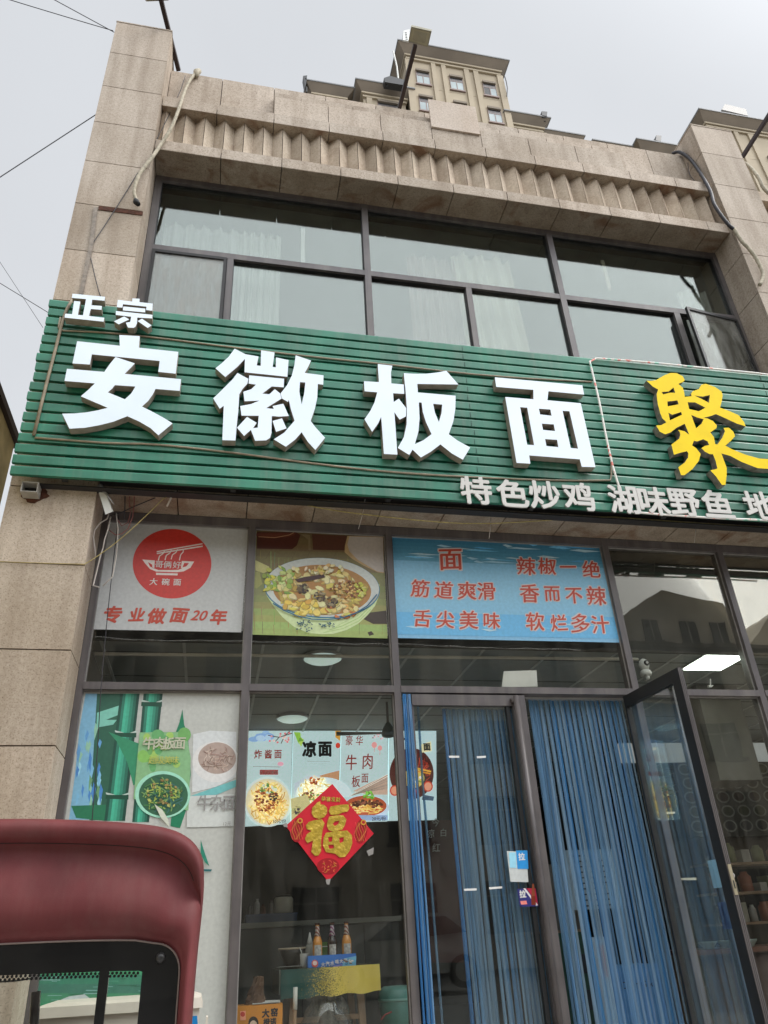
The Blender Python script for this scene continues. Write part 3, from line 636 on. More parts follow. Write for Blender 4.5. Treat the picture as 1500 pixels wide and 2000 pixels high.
tc = n.nodes.new('ShaderNodeTexCoord'); vo = n.nodes.new('ShaderNodeTexVoronoi'); vo.inputs['Scale'].default_value = 26; n.links.new(tc.outputs['Object'], vo.inputs['Vector'])
hsv = n.nodes.new('ShaderNodeSeparateColor'); n.links.new(vo.outputs['Color'], hsv.inputs[0])
rp = ramp(n, hsv.outputs[0], [(0, (.75, .72, .66, 1)), (.55, (.8, .75, .7, 1)), (.66, (.75, .22, .18, 1)), (.76, (.8, .75, .7, 1)), (.84, (.3, .6, .48, 1)), (.9, (.7, .7, .68, 1))]); rp.color_ramp.interpolation = 'CONSTANT'
n.links.new(rp.outputs[0], p.inputs['Base Color']); n.links.new(rp.outputs[0], p.inputs['Emission Color']); p.inputs['Emission Strength'].default_value = .18
wire('light_string', 'sparkling LED string looped on the green sign round the yellow character', 'light string', [(1640,752),(1500,731),(1400,721),(1250,706),(1165,700),(1152,706),(1160,740),(1172,790),(1185,860),(1200,925),(1222,985),(1235,1000),(1320,1007),(1420,1013),(1500,1016),(1640,1026)], -.172, .009, LEDM)
# ------------------------------------------------------------------ posters and prints on the glass
PY = .4012
def patch(c, k=1.2): return col(c[0], c[1], c[2], k)
# 1: logo poster
ink = Ink(PY, .00006)
mbp = MB(); pxbox(mbp, [(212,1019),(485,1033),(471,1235),(181,1229)], PY+.0005, PY+.002, 0, patch((182,184,182)))
t1 = thing('logo_poster', 'white window poster with a red disc holding a noodle bowl emblem above red brush lettering', 'poster', at(340,1130,PY))
obj('sheet', mbp, PRINT, t1)
lz = lambda p: zp(180, 930, 4.167, p)
ink.ell(336, 1101, 76.8, 68, patch((188,50,40), 1.3), n=64)
W = patch((226,214,208))
ink.poly(lz([(408,678),(510,686),(506,748),(490,742),(488,720),(455,700),(470,735),(505,752),(540,764),(560,778),(520,776),(470,755),(432,712)]), W)
ink.poly(lz([(730,690),(830,695),(800,745),(745,775),(690,782),(560,778),(540,764),(640,764),(700,762),(730,752),(722,745)]), W)
ink.poly(lz([(750,706),(788,708),(765,735),(735,742)]), patch((188,50,40), 1.3))
ink.poly(lz([(520,786),(697,792),(694,808),(521,804)]), W)
ink.line(lz([(526,615),(898,550)]), 2.2, W); ink.line(lz([(526,630),(900,570)]), 2.6, W)
for x0, y0 in ((590,605),(645,600),(695,595),(740,590)):
    ink.line(lz([(x0,y0),(x0-12,y0+25),(x0-42,y0+45),(x0-52,y0+82)] if x0 < 700 else [(x0,y0),(x0+2,y0+25),(x0-20,y0+50),(x0-30,y0+95)]), 2.0, W)
obj('emblem', ink.mb, PRINT, t1, fix=False)
y_ = ink.y-.0006
for ch, x, y in (('哥',545,718),('俩',613,720),('好',690,722)): text(ch, *lz([(x,y)])[0], 14.5, y_, WHITE_INK, t1, off=.012, depth=.0004)
for ch, x, y in (('大',500,858),('碗',598,860),('面',692,864)): text(ch, *lz([(x,y)])[0], 14, y_, WHITE_INK, t1, off=.019, depth=.0004)
for ch, x, y, r, hh in (('专',221,1200,.05,33),('业',267,1200,.06,28),('做',307,1203,.0,31),('面',351,1202,-.04,31),('年',427,1205,.03,30)):
    text(ch, x, y, hh, y_, RED_INK, t1, off=.035, shear=.18, depth=.0004, rot=r)
text('20', 389, 1202, 27, y_, RED_INK, t1, off=.02, shear=.35, depth=.0004)
# 2: noodle-bowl photograph
t2 = thing('food_poster', 'square window poster showing a patterned bowl of wide noodles with greens and minced meat', 'poster', at(628,1140,PY))
ink = Ink(PY, .000014); fz = lambda p: zp(490, 1030, 5.357, p)
mbp = MB(); pxbox(mbp, [(500,1037),(747,1046),(757,1242),(493,1238)], PY+.0005, PY+.002, 0, patch((150,152,88)))
obj('sheet', mbp, PRINT, t2)
for k in range(16):
    t = k/16; y0 = 30+1090*t; y1 = 30+1090*(t+1/16)+2
    c = (96+62*t, 78+100*t, 52+48*t); c = tuple(v*rnd.uniform(.95, 1.05) for v in c)
    ink.poly(fz([(62-45*t,y0),(1385+45*t,y0+40),(1387+45*t,y1+40),(60-45*t,y1)]), patch(c, 1.25))
for x in (200, 470, 620, 900, 1150): ink.line(fz([(x,250),(x-40+rnd.uniform(-10,10),330)]), .8, patch((95,85,55)))
for k in range(70):
    x = rnd.uniform(30, 1400); y = rnd.uniform(240, 1100); L = rnd.uniform(60, 220)
    if rnd.random() < .7: ink.line(fz([(x,y),(min(1405,x+rnd.uniform(-10,10)),min(1120,y+L))]), rnd.uniform(.4, 1.1), patch((128+rnd.uniform(-28,38),128+rnd.uniform(-28,40),78+rnd.uniform(-15,22))))
ink.poly(fz([(62,50),(470,50),(520,80),(480,190),(430,230),(65,222)]), patch((74,34,24)))
ink.ell(*fz([(240,62)])[0], 43, 9, patch((96,48,32)), a0=0, a1=math.pi, n=20)
ink.line(fz([(80,98),(250,108),(400,80),(450,55)]), 1.2, patch((170,130,95)))
ink.poly(fz([(520,70),(620,80),(625,240),(600,235),(600,130)]), patch((120,104,74)))
ink.poly(fz([(640,70),(1005,90),(985,240),(650,235)]), patch((82,48,34)))
ink.poly(fz([(1010,90),(1385,100),(1390,480),(1330,470),(1180,400),(1060,330),(980,260),(985,190)]), patch((176,148,104)))
ink.poly(fz([(1030,95),(1382,105),(1390,470),(1320,460),(1120,340),(1030,250),(1010,180)]), patch((176,166,156)))
ink.poly(fz([(40,340),(190,410),(200,450),(130,480),(50,450)]), patch((190,186,120)))
ink.poly(fz([(40,470),(90,460),(120,590),(60,640),(35,630)]), patch((150,150,84)))
ink.poly(fz([(1180,960),(1250,890),(1420,870),(1425,1010),(1280,1010)]), patch((60,48,34)))
ink.poly(fz([(1220,1100),(1260,1085),(1290,1120),(1240,1135)]), patch((60,48,34)))
# bowl body, rim, broth
body = [(140,640),(170,720),(240,830),(330,940),(450,1040),(600,1105),(740,1118),(860,1115),(1000,1075),(1120,1010),(1220,920),(1300,820),(1345,700),(1345,600),(1250,480)]
ink.poly(fz(body), patch((198,214,160)))
for k, c in enumerate(((176,200,132),(166,194,124),(182,204,140))):
    ink.line(fz([(760+60*k,1100-26*k),(960,1060-30*k),(1130,980-34*k),(1260,850-36*k)]), 1.8, patch(c))
ink.ell(*fz([(745,635)])[0], 113, 59, patch((64,118,142)), rot=.05, n=60)
ink.ell(*fz([(745,628)])[0], 111.5, 57.3, patch((196,202,196)), rot=.05, n=60)
ink.ell(*fz([(745,655)])[0], 96, 49, patch((168,122,62)), rot=.05, n=48)
bc = fz([(745,670)])[0]
ink.bits(bc[0], bc[1], 86, 44, 125, [patch(c) for c in ((208,190,118),(216,204,140),(190,160,84),(176,150,66),(214,196,92),(226,214,160))], 10)
ink.bits(*fz([(330,560)])[0], 21, 28, 26, [patch(c) for c in ((150,176,72),(196,204,120),(126,158,70),(206,214,140))], 8)
ink.bits(*fz([(190,560)])[0], 12, 22, 12, [patch(c) for c in ((206,196,70),(186,190,80),(140,160,60))], 7)
ink.bits(*fz([(520,840)])[0], 42, 16, 24, [patch(c) for c in ((222,200,84),(226,204,110),(206,170,70),(232,220,150))], 9)
ink.bits(*fz([(930,860)])[0], 34, 16, 20, [patch(c) for c in ((216,176,92),(196,120,62),(222,204,140),(206,190,100))], 8)
for q, sx, sy in (((550,640),14,11),((720,720),13,12),((840,780),15,13)):
    qq = fz([q])[0]; ink.bits(qq[0], qq[1], sx*.8, sy*.8, 26, [patch(c) for c in ((70,52,30),(104,84,48),(134,118,78),(50,36,22),(150,140,104))], 4.2)
ink.poly(fz([(460,545),(560,520),(760,488),(780,520),(640,555),(500,575)]), patch((60,26,20)))
ink.bits(*fz([(1000,650)])[0], 32, 18, 120, [patch(c) for c in ((176,122,54),(206,160,84),(140,86,40),(120,70,34),(220,186,110))], 3.2)
ink.bits(*fz([(1150,640)])[0], 12, 16, 14, [patch(c) for c in ((186,190,70),(206,206,110))], 5)
ink.bits(*fz([(720,440)])[0], 60, 8, 18, [patch(c) for c in ((216,206,146),(206,170,100),(222,214,176))], 6)
for cx, cy, n_ in ((560,1000,26),(800,1020,22),(560,1060,12)):
    qq = fz([(cx,cy)])[0]
    ink.bits(qq[0], qq[1], 17, 6, n_, [patch((40,84,104))], 2.0)
ink.line(fz([(230,795),(350,870),(480,925),(640,960),(800,965),(960,945),(1100,895),(1220,820),(1320,700)]), 2.4, patch((44,96,124)))
obj('photograph', ink.mb, PRINT, t2, fix=False)
# 3: blue poster with red brush lettering
t3 = thing('blue_poster', 'wide sky-blue window poster with rows of red white-edged brush lettering', 'poster', at(985,1150,PY))
ink = Ink(PY, .00006); bz = lambda p: zp(780, 1050, 3.333, p)
mbp = MB(); pxbox(mbp, [(766,1047),(1176,1066),(1213,1255),(777,1246)], PY+.0005, PY+.002, 0, patch((128,182,214), 1.12))
obj('sheet', mbp, PRINT, t3)
for k in range(26):
    t = k/26; y0 = t*625+10; c = (112+24*math.sin(t*3.0), 176+14*math.sin(t*3), 216)
    if .75 < t: c = (104, 178, 220)
    if t < .2: c = (58+190*t, 122+190*t, 152+190*t)
    L0 = -45+30*t; R0 = 1315+115*t
    ink.poly(bz([(L0,y0-8),(R0,y0+50-30*t),(R0+4,y0+77-30*t),(L0+1,y0+18)]), patch(c, 1.12))
for k in range(40):
    x = rnd.uniform(0, 1150); y = rnd.choice([rnd.uniform(40, 170), rnd.uniform(40, 170), rnd.uniform(480, 600)]); L = rnd.uniform(60, 260)
    x1 = min(x+L, 1300+y*.15)
    if x1-x > 20: ink.poly(bz([(x,y),(x+(x1-x)*.3,y-rnd.uniform(2,8)),(x1,y+9),(x+(x1-x)*.5,y+rnd.uniform(6,16))]), patch(rnd.choice([(120,196,232),(164,206,226),(178,210,222),(92,168,214)]), 1.12))
obj('sky_print', ink.mb, PRINT, t3, fix=False)
y_ = ink.y-.0006
EDGE = mat('pale_pink_ink', (.74, .64, .62, 1), .5, 0, .04)
for ch, x, y, h_ in (('面',338,142,46),('筋',136,330,36),('道',288,340,36),('爽',440,345,37),('滑',566,348,36),('舌',153,525,36),('尖',297,532,36),('美',448,535,38),('味',600,540,34),
                     ('辣',826,185,36),('椒',962,185,34),('一',1098,190,32),('绝',1245,205,34),('香',848,362,38),('而',998,365,32),('不',1138,378,34),('辣',1282,378,38),('软',884,545,37),('烂',1036,555,34),('多',1176,558,40),('汁',1308,565,36)):
    px, py = bz([(x,y)])[0]; r = rnd.uniform(-.05, .08)
    text(ch, px, py, h_*.98, y_+.0010, EDGE, t3, 'lettering_edge', off=.062, shear=.12, depth=.0002, rot=r)
    text(ch, px, py, h_*.98, y_-.0006, RED_INK, t3, 'lettering', off=.019, shear=.12, depth=.0002, rot=r)
# 4: tall bamboo film filling the lower left pane
t4 = thing('bamboo_poster', 'tall pale window film printed with green bamboo stalks and leaves in the leftmost lower pane', 'poster', at(300,1500,PY))
ink = Ink(PY, .00002); ba = lambda p: zp(130, 1350, 4.286, p)
mbp = MB(); a = at(163,1352,PY); b = at(467,1356,PY); zb = LZ0+.09
mbp.prism([(-.918,2.99),(.132,2.99),(.132,zb),(-.918,zb)], PY+.0005, PY+.002, 0, patch((178,180,174)))
obj('sheet', mbp, PRINT, t4)
g = lambda *c: patch(c, 1.25)
ink.poly(ba([(160,20),(260,20),(195,1075),(20,1075),(70,700),(110,300)]), g(120,170,196))
ink.poly(ba([(255,20),(450,20),(330,1080),(190,1080)]), g(46,92,74))
for k in range(34):
    x = rnd.uniform(80, 300); y = rnd.uniform(230, 900); L = rnd.uniform(60, 190)
    ink.poly(ba([(x,y),(x+rnd.uniform(8,26),y+L*.3),(x+rnd.uniform(-14,6),y+L),(x-rnd.uniform(6,22),y+L*.5)]), g(*rnd.choice([(96,150,196),(120,176,206),(72,128,190),(140,186,160),(104,150,110),(150,200,214)])))
ink.poly(ba([(255,180),(440,120),(430,200),(330,240),(420,240),(390,280),(250,305)]), g(120,186,168))
ink.poly(ba([(40,960),(330,950),(320,1085),(80,1060)]), g(40,112,80))
def stalk(L0, L1, R1, R0, joints):
    for i in range(7):
        t0_, t1_ = i/7, (i+1)/7; sh = [.55, .85, 1.25, 1.15, .95, .75, .5][i]
        q = [(L0[0]+(R0[0]-L0[0])*t0_, L0[1]), (L0[0]+(R0[0]-L0[0])*t1_, L0[1]), (L1[0]+(R1[0]-L1[0])*t1_, L1[1]), (L1[0]+(R1[0]-L1[0])*t0_, L1[1])]
        ink.poly(ba(q), g(56*sh, 136*sh, 112*sh))
    for x0, x1, y in joints:
        ink.poly(ba([(x0-4,y-8),(x0+(x1-x0)*.3,y+6),(x0+(x1-x0)*.55,y+22),(x1,y-6),(x1,y+8),(x0+(x1-x0)*.55,y+34),(x0,y+8)]), g(176,192,184))
        ink.poly(ba([(x0-3,y+12),(x1,y+14),(x1-2,y+52),(x0-6,y+46)]), g(28,72,56))
stalk((450,20), (315,1085), (490,1085), (612,20), [(408,585,335),(332,520,855)])
stalk((645,20), (550,1095), (690,1110), (805,20), [(630,800,78)])
ink.poly(ba([(350,340),(610,440),(900,710),(640,720),(560,790),(510,600),(420,420)]), g(52,132,96))
ink.poly(ba([(970,150),(985,280),(1010,350),(1035,560),(1040,700),(1000,1000),(950,1145),(870,1130),(890,900),(880,560),(905,370),(945,260)]), g(34,116,84))
ink.poly(ba([(1420,740),(1030,880),(1010,1000),(1200,890),(1420,800)]), g(108,176,176))
ink.poly(ba([(1060,360),(1200,330),(1420,340),(1420,720),(1250,800),(1050,850)]), g(196,200,200))  # from here: ghost images of the indoor menu boards, painted into the film print
ink.ell(*ba([(1250,590)])[0], 46, 40, g(206,206,204), n=30)
ink.ell(*ba([(1260,560)])[0], 37, 31, g(164,146,136), n=30)
ink.noodles(*ba([(1260,570)])[0], 36, 29, 60, [g(*c) for c in ((150,120,112),(186,164,150),(134,112,100),(196,180,166))], 1.2)
ink.poly(ba([(1010,880),(1400,860),(1400,1130),(1005,1140)]), g(190,194,190))
ink.poly(ba([(612,345),(1000,340),(1040,560),(1020,1000),(560,900)]), g(126,170,124))
for k in range(16):
    q = ba([(rnd.uniform(630,1000), rnd.uniform(350,650))])[0]; ink.ell(q[0], q[1], rnd.uniform(5,14), rnd.uniform(5,14), g(*rnd.choice([(126,178,90),(106,160,92),(150,186,96),(96,158,100)])), n=14)
ink.ell(*ba([(805,865)])[0], 54, 46, g(150,206,182), n=40)
ink.ell(*ba([(810,870)])[0], 48, 41, g(52,96,70), n=40)
ink.noodles(*ba([(810,870)])[0], 46, 39, 90, [g(*c) for c in ((70,120,70),(150,170,80),(40,84,66),(110,150,90),(60,104,96))], 2.2)
ink.bits(*ba([(820,860)])[0], 34, 28, 34, [g(*c) for c in ((150,136,80),(120,104,64),(172,176,96),(70,112,60))], 4)
ink.poly(ba([(735,945),(800,990),(850,1070),(860,1135),(790,1060)]), g(196,200,184))
ink.poly([(392,1640),(398,1660),(409,1692),(400,1684),(392,1668)], g(40,120,100)); ink.poly([(390,1697),(414,1698),(412,1702),(390,1702)], g(40,96,100))
for k in range(9):
    y0 = 1868+18*k; ink.poly([(20,y0),(360,y0),(360,y0+18),(20,y0+18)], g(60+6*math.sin(k*2.1),128+12*math.sin(k*1.7),100))
for k in range(60):
    x = rnd.uniform(30, 340); y = rnd.uniform(1870, 2030); ink.line([(x,y),(x+rnd.uniform(10,40),y+rnd.uniform(-1,1))], rnd.uniform(.6,1.4), g(*rnd.choice([(110,170,150),(140,190,186),(40,104,80),(160,200,200)])))
ink.poly([(112,1965),(120,1952),(135,1946),(150,1944),(165,1942),(176,1950),(180,1975),(120,1980)], g(186,196,196))
obj('bamboo_and_ghost_print', ink.mb, PRINT, t4, fix=False)
y_ = ink.y-.0006
PINK = mat('ghost_pale', (.55, .56, .42, 1), .5, 0, .05); GREY = mat('ghost_grey', (.30, .29, .28, 1), .5, 0, .05); YEL = mat('ghost_yellow', (.50, .52, .12, 1), .5, 0, .05)  # lettering of the painted menu-board ghosts
for i, ch in enumerate('牛肉板面'): text(ch, *ba([(690+85*i, 435)])[0], 25, y_, PINK, t4, off=.022, depth=.0003)
for i, ch in enumerate('超级美味'): text(ch, *ba([(722+62*i, 575)])[0], 16, y_, YEL, t4, off=.012, depth=.0003)
for i, ch in enumerate('牛杂面'): text(ch, *ba([(1155+108*i, 935)])[0], 32, y_, GREY, t4, off=.008, depth=.0003)
text('12元', *ba([(1345,1110)])[0], 9, y_, GREY, t4, off=0, depth=.0003)
# small white notice taped inside the transom
mbp = MB(); pxbox(mbp, [(984,1311),(1048,1309),(1050,1341),(980,1342)], .44, .443); nb = obj('notice', mbp, WHITE_INK)
tag(nb, 'small blank white paper leaning in the transom pane over the doors', 'notice')
# red diamond with the gold character, pasted on the middle lower pane
FYc = .395
t5 = thing('fortune_diamond', 'red paper diamond with one large embossed gold character stuck on the glass', 'paper ornament', at(643,1625,FYc))
mbp = MB(); pxbox(mbp, [(649,1531),(730,1628),(641,1722),(558,1613)], FYc, FYc+.004); obj('paper', mbp, FU_RED, t5)
fu = lambda p: zp(470, 1400, 3.75, p)
mbf = None
letter('character', [
 (fu([(560,628),(582,618),(585,640),(612,645),(634,668),(634,705),(612,735),(575,748),(535,735),(520,705),(525,665),(545,645)]), []),
 (fu([(498,770),(540,757),(595,750),(615,780),(600,830),(590,900),(590,985),(570,1015),(545,1018),(518,990),(530,905),(490,925),(470,895),(485,860),(520,835),(485,822),(478,795)]), []),
 (fu([(660,657),(725,645),(790,640),(797,670),(785,692),(740,702),(720,715),(660,718),(645,690)]), []),
 (fu([(650,730),(700,722),(750,722),(775,750),(765,790),(745,825),(680,842),(645,830),(632,800),(638,760)]), [fu([(690,765),(725,760),(715,785),(690,800),(675,785)])]),
 (fu([(625,850),(700,838),(780,832),(815,868),(818,925),(800,980),(765,1025),(725,1030),(695,1003),(625,990),(602,940),(608,885)]), [fu([(640,882),(672,877),(670,912),(646,916)]), fu([(722,887),(757,880),(752,915),(726,925)]), fu([(640,938),(683,935),(683,962),(650,966)])])],
 FYc-.006, .005, [GOLD, GOLD], t5)
gd = patch((190,140,50)); lr = patch((222,96,76))
for cx, cy in ((580,1621),(704,1624)):
    ink = Ink(FYc-.001, .0001); ink.ell(cx+1, cy, 12, 24, patch((150,14,26)), rot=.12, n=24)
    for k in range(7): ink.line([(cx-10+k*3.4+2.5*math.sin(a*.9+k), cy-18+a*4.6) for a in range(9)], .7, gd if k % 2 else lr)
    ink.ell(cx+6, cy-18, 5.5, 5.5, gd, n=16); ink.ell(cx+6, cy-18, 3, 3, patch((160,20,30)), n=12)
    obj('fish_print', ink.mb, PRINT, t5, fix=False)
ink = Ink(FYc-.001, .0001); ink.ell(641, 1692, 22, 16, patch((150,14,26)), n=24)
for k in range(26):
    a = rnd.uniform(0, 6.28); x = 641+rnd.uniform(-17, 17); y = 1692+rnd.uniform(-11, 11); q = rnd.uniform(2, 5); ink.line([(x+q*math.cos(a+t), y+q*math.sin(a+t)) for t in (0, .6, 1.2, 1.8)], .8, rnd.choice([gd, lr]))
obj('cloud_print', ink.mb, PRINT, t5, fix=False)
for i, ch in enumerate('恭喜发财'): text(ch, 632+i*9.5, 1560+i*.6, 9.5, FYc-.0035, GOLD, t5, off=.03, depth=.0006)
# tape scraps at its corners
for k, pts in enumerate(([(636,1718),(646,1716),(643,1728),(638,1727)], [(716,1662),(730,1655),(729,1668),(720,1672)], [(552,1610),(560,1607),(562,1616),(555,1615)])):
    mbp = MB(); pxbox(mbp, pts, .392, .3925); tag(obj('tape_scrap', mbp, BEAD), ['clear tape scrap below the red diamond', 'torn tape scrap on the glass right of the red diamond', 'tape scrap at the left corner of the red diamond'][k], 'tape')
# pull stickers on the doors
def sticker(name, pts, Y, c, label): 
    mbp = MB(); pxbox(mbp, pts, Y, Y+.002, 0, c); return tag(obj(name, mbp, PRINT), label, 'sticker')
s1 = thing('pull_sticker', 'white door card with two light blue pull stickers on the closed door leaf', 'sticker', at(1012,1690,.34))
mbp = MB(); pxbox(mbp, [(990,1662),(1028,1664),(1032,1723),(997,1722)], .342, .345, 0, patch((190,194,192))); obj('card', mbp, PRINT, s1)
mbp = MB(); pxbox(mbp, [(1008,1661),(1030,1661),(1032,1697),(1011,1697)], .3400, .3415, 0, patch((42,140,206))); pxbox(mbp, [(994,1665),(1007,1665),(1009,1695),(996,1695)], .3400, .3415, 0, patch((150,206,226))); obj('blue_sticker', mbp, PRINT, s1)
text('拉', 1019, 1673, 15, .3392, WHITE_INK, s1, off=.03, depth=.0004)
s2 = thing('pull_sticker', 'dark blue and red pull sticker with a bottle picture, below the light blue ones', 'sticker', at(1030,1752,.34))
mbp = MB(); pxbox(mbp, [(1010,1736),(1046,1735),(1052,1770),(1016,1771)], .342, .344, 0, patch((44,44,112))); obj('card', mbp, PRINT, s2)
ink = Ink(.3415, .0002); ink.poly([(1028,1735),(1046,1735),(1051,1768)], patch((170,30,60))); ink.poly([(1022,1735),(1026,1735),(1051,1768),(1047,1769)], patch((220,214,214)))
ink.poly([(1037,1750),(1045,1750),(1047,1767),(1038,1768)], patch((120,40,20))); ink.poly([(1040,1726),(1043,1726),(1045,1750),(1038,1750)], patch((140,70,40)))
ink.poly([(1016,1760),(1028,1759),(1030,1766),(1018,1767)], patch((226,130,120))); obj('print', ink.mb, PRINT, s2, fix=False)
text('拉', 1021, 1746, 15, .340, WHITE_INK, s2, off=.04, depth=.0004)
# ------------------------------------------------------------------ things hung on the facade
def lamp(name, label, base, head, tilt_label, panel=None, side=None):
    t = thing('flood_lamp', label, 'lamp', base, 'flood lamps on arms along the parapet')
    mb = MB(); mb.bar(base, head, .045); obj('arm', mb, mat('lamp_arm', (.028, .014, .012, 1), .6) if 'lamp_arm' not in MATS else MATS['lamp_arm'], t)
    if panel:
        m = MATS.get('lamp_head') or mat('lamp_head', (.30, .28, .20, 1), .5, .2)
        p = [Vector(q) for q in panel]; nrm = (p[1]-p[0]).cross(p[3]-p[0]).normalized()
        if nrm.z < 0: nrm = -nrm
        mb = MB(); mb.hexa([tuple(q) for q in p]+[tuple(q+nrm*.045) for q in p]); obj('lamp_head', mb, m, t)
        mb = MB(); c = sum(p, Vector())/4; ins = [c+(q-c)*.86-nrm*.004 for q in p]; mb.poly([tuple(q) for q in ins]); obj('lamp_glass', mb, MATS.get('lamp_glass') or mat('lamp_glass', (.36, .33, .22, 1), .35), t)
    return t
lamp('l', 'flood lamp with a square head on a dark arm at the middle of the parapet', at(780, 211, .45), at(811, 88, -.30), '',
     [at(797.5, 81, -.30), at(836, 92, -.30), at(843, 61, -.46), at(803, 52, -.46)])
lamp('l', 'flood lamp by the left column, its head cut off by the top of the picture', at(349, 138, .42), at(314, -2, -.25), '',
     [at(286, 3, -.22), at(329, 1, -.22), at(338, -30, -.40), at(292, -38, -.40)])
lamp('l', 'flood lamp arm rising beside the right stone column at the right edge', at(1450, 307, .42), at(1530, 180, -.25), '',
     [at(1512, 172, -.25), at(1556, 186, -.25), at(1568, 150, -.42), at(1520, 138, -.42)])
def wrapped(label, pts, ys, r, m=WRAP):
    P = [at(x, y, Y) for (x, y), Y in zip(pts, ys)]; Q = []
    for i in range(len(P)-1):
        p0, p1, p2, p3 = P[max(i-1, 0)], P[i], P[i+1], P[min(i+2, len(P)-1)]
        for k in range(7):
            t = k/7; Q.append(.5*((2*p1)+(p2-p0)*t+(2*p0-5*p1+4*p2-p3)*t*t+(3*p1-p0-3*p2+p3)*t**3))
    Q.append(P[-1]); rr = [r*(1+.10*math.sin(i*2.6)+rnd.uniform(-.05, .05)) for i in range(len(Q))]
    mb = MB(); mb.tube(Q, rr, 12)
    return mb
mb = wrapped('', [(386,139),(372,155),(360,180),(352,205),(341,235),(330,258),(314,282),(299,305),(283,325),(270,345),(262,372),(266,392)], [.30,.24,.18,.05,.02,.02,.03,-.03,-.04,-.05,-.05,-.05], .0175)
o = tag(obj('wrapped_pipe', mb, WRAP, None, True), 'cream tape-wrapped pipe hanging from the parapet over the left column', 'pipe')
mb = MB(); mb.tube([at(264,388,-.05), at(266,394,-.06), at(270,399,-.07)], [.012,.03,.022], 10); obj('cut_end', mb, GASKET, o, True)
mb = MB(); mb.tube([at(383,150,.27), at(384,141,.28), at(389,139,.3)], [.02,.038,.03], 10); obj('knot', mb, WRAP, o, True)
mb = wrapped('', [(1313,300),(1326,297),(1341,305),(1354,318),(1372,345),(1388,375),(1394,397),(1408,420),(1424,440),(1434,448)], [.34,.28,.22,.16,.06,0,-.03,-.04,-.04,-.04], .021)
o = tag(obj('cable_bundle', mb, CABLE_K, None, True), 'black cable bundle draped over the parapet down the right column', 'cable')
mb = wrapped('', [(1433,446),(1448,470),(1462,485),(1477,505),(1489,530),(1489,545),(1484,556)], [-.04,-.04,-.04,-.04,-.04,-.045,-.05], .021); obj('taped_end', mb, WRAP, o, True, label='cream taped lower end')
mb = wrapped('', [(1455,319),(1468,330),(1482,348),(1490,365),(1502,378),(1530,400)], [.1,.04,-.03,-.04,-.04,-.04], .022); tag(obj('wrapped_pipe', mb, WRAP, None, True), 'short cream tape-wrapped pipe crossing the right column at the right edge', 'pipe')
for pts, lab in (([(1343,318),(1347,340),(1358,355),(1366,358)], 'thin loose wire loop beside the black cable bundle'), ):
    mb = wrapped('', pts, [.25,.22,.2,.2], .004); tag(obj('loose_wire', mb, CABLE_K, None, True), lab, 'wire')
# sky wires
def skywire(label, p0, p1, y0, y1, r=.006, sagz=0.0):
    a = at(*p0, y0); b = at(*p1, y1); d = b-a; mb = MB()
    mb.tube([a+d*t*2.2+Vector((0, 0, -sagz*4*t*(1-t))) for t in [i/10 for i in range(11)]], r, 6)
    tag(obj('overhead_wire', mb, CABLE_K), label, 'wire', 'overhead wires at the left')
skywire('upper of the two overhead wires meeting the top of the left column', (223,63), (107,0), .25, .2, .005)
skywire('lower sagging overhead wire meeting the top of the left column', (221,60), (27,0), .3, .25, .005, .02)
skywire('overhead wire rising to the middle of the left column', (187,224), (0,346), .3, .25, .005)
skywire('faint thin overhead wire ending behind the top left corner of the green sign', (95,611), (0,553), .3, .3, .003)
skywire('second faint wire crossing low behind the left end of the green sign', (84,640), (0,512), .3, .3, .002)
wire('drop_wire', 'thin dark wire slanting across the left column from the parapet', 'wire', [(362,148),(350,185),(300,285),(262,350),(215,425),(178,480),(174,490),(190,560),(200,590)], -.02, .004, CABLE_K, ys=[.28,.2,.05,-.01,-.012,-.012,-.012,-.012,-.012])
wire('drop_wire', 'thin dark wire hanging in front of the leftmost windows', 'wire', [(232,1005),(222,1090),(210,1200),(198,1330),(194,1400),(188,1500),(180,1600),(172,1700)], .30, .003, CABLE_K)
# angle bar and open joint on the column
mb = MB(); P = [at(187,405,-.012), at(178,480,-.012), at(158,575,-.012)]
for a, b in zip(P, P[1:]): mb.bar(a, b, .035, .008, up=(0, -1, 0))
tag(obj('angle_bar', mb, mat('galvanised_bar', (.26, .22, .18, 1), .6, .3, .4, 30)), 'rusty perforated steel bar fixed upright on the left stone column', 'metal bar')
mb = MB(); pxbox(mb, [(193,402),(279,413),(278,420),(192,409)], -.008, .0, 0); obj('open_joint', mb, RUST, B)
# rusted tube stub and its stain
st = thing('tube_stub', 'cut white square tube in a rusty hole of the left column under the sign', 'tube', at(65,955,-.02))
a0 = at(48, 958, 0); a1 = at(80, 962, 0); hz = .075
x0, x1, z0, z1 = a0.x, a1.x, at(50,962,-.05).z-.02, at(50,947,-.05).z
mb = MB(); t_ = .006
mb.box(x0, x1, -.10, -.001, z0, z0+t_); mb.box(x0, x1, -.10, -.001, z1-t_, z1); mb.box(x0, x0+t_, -.10, -.001, z0+t_, z1-t_); mb.box(x1-t_, x1, -.10, -.001, z0+t_, z1-t_); mb.box(x0+t_, x1-t_, -.02, -.001, z0+t_, z1-t_, 1)
obj('tube', mb, [mat('stub_metal', (.40, .38, .34, 1), .6, 0, .2), GASKET], st)
ink = MB(); ring = []
for k in range(22):
    a = 6.28*k/22; r = rnd.uniform(.85, 1.25); ring.append(((x0+x1)/2+.015+math.cos(a)*.085*r, -.0015, (z0+z1)/2-.01+math.sin(a)*.062*r))
ink.poly(ring); obj('rust_patch', ink, RUST, st)
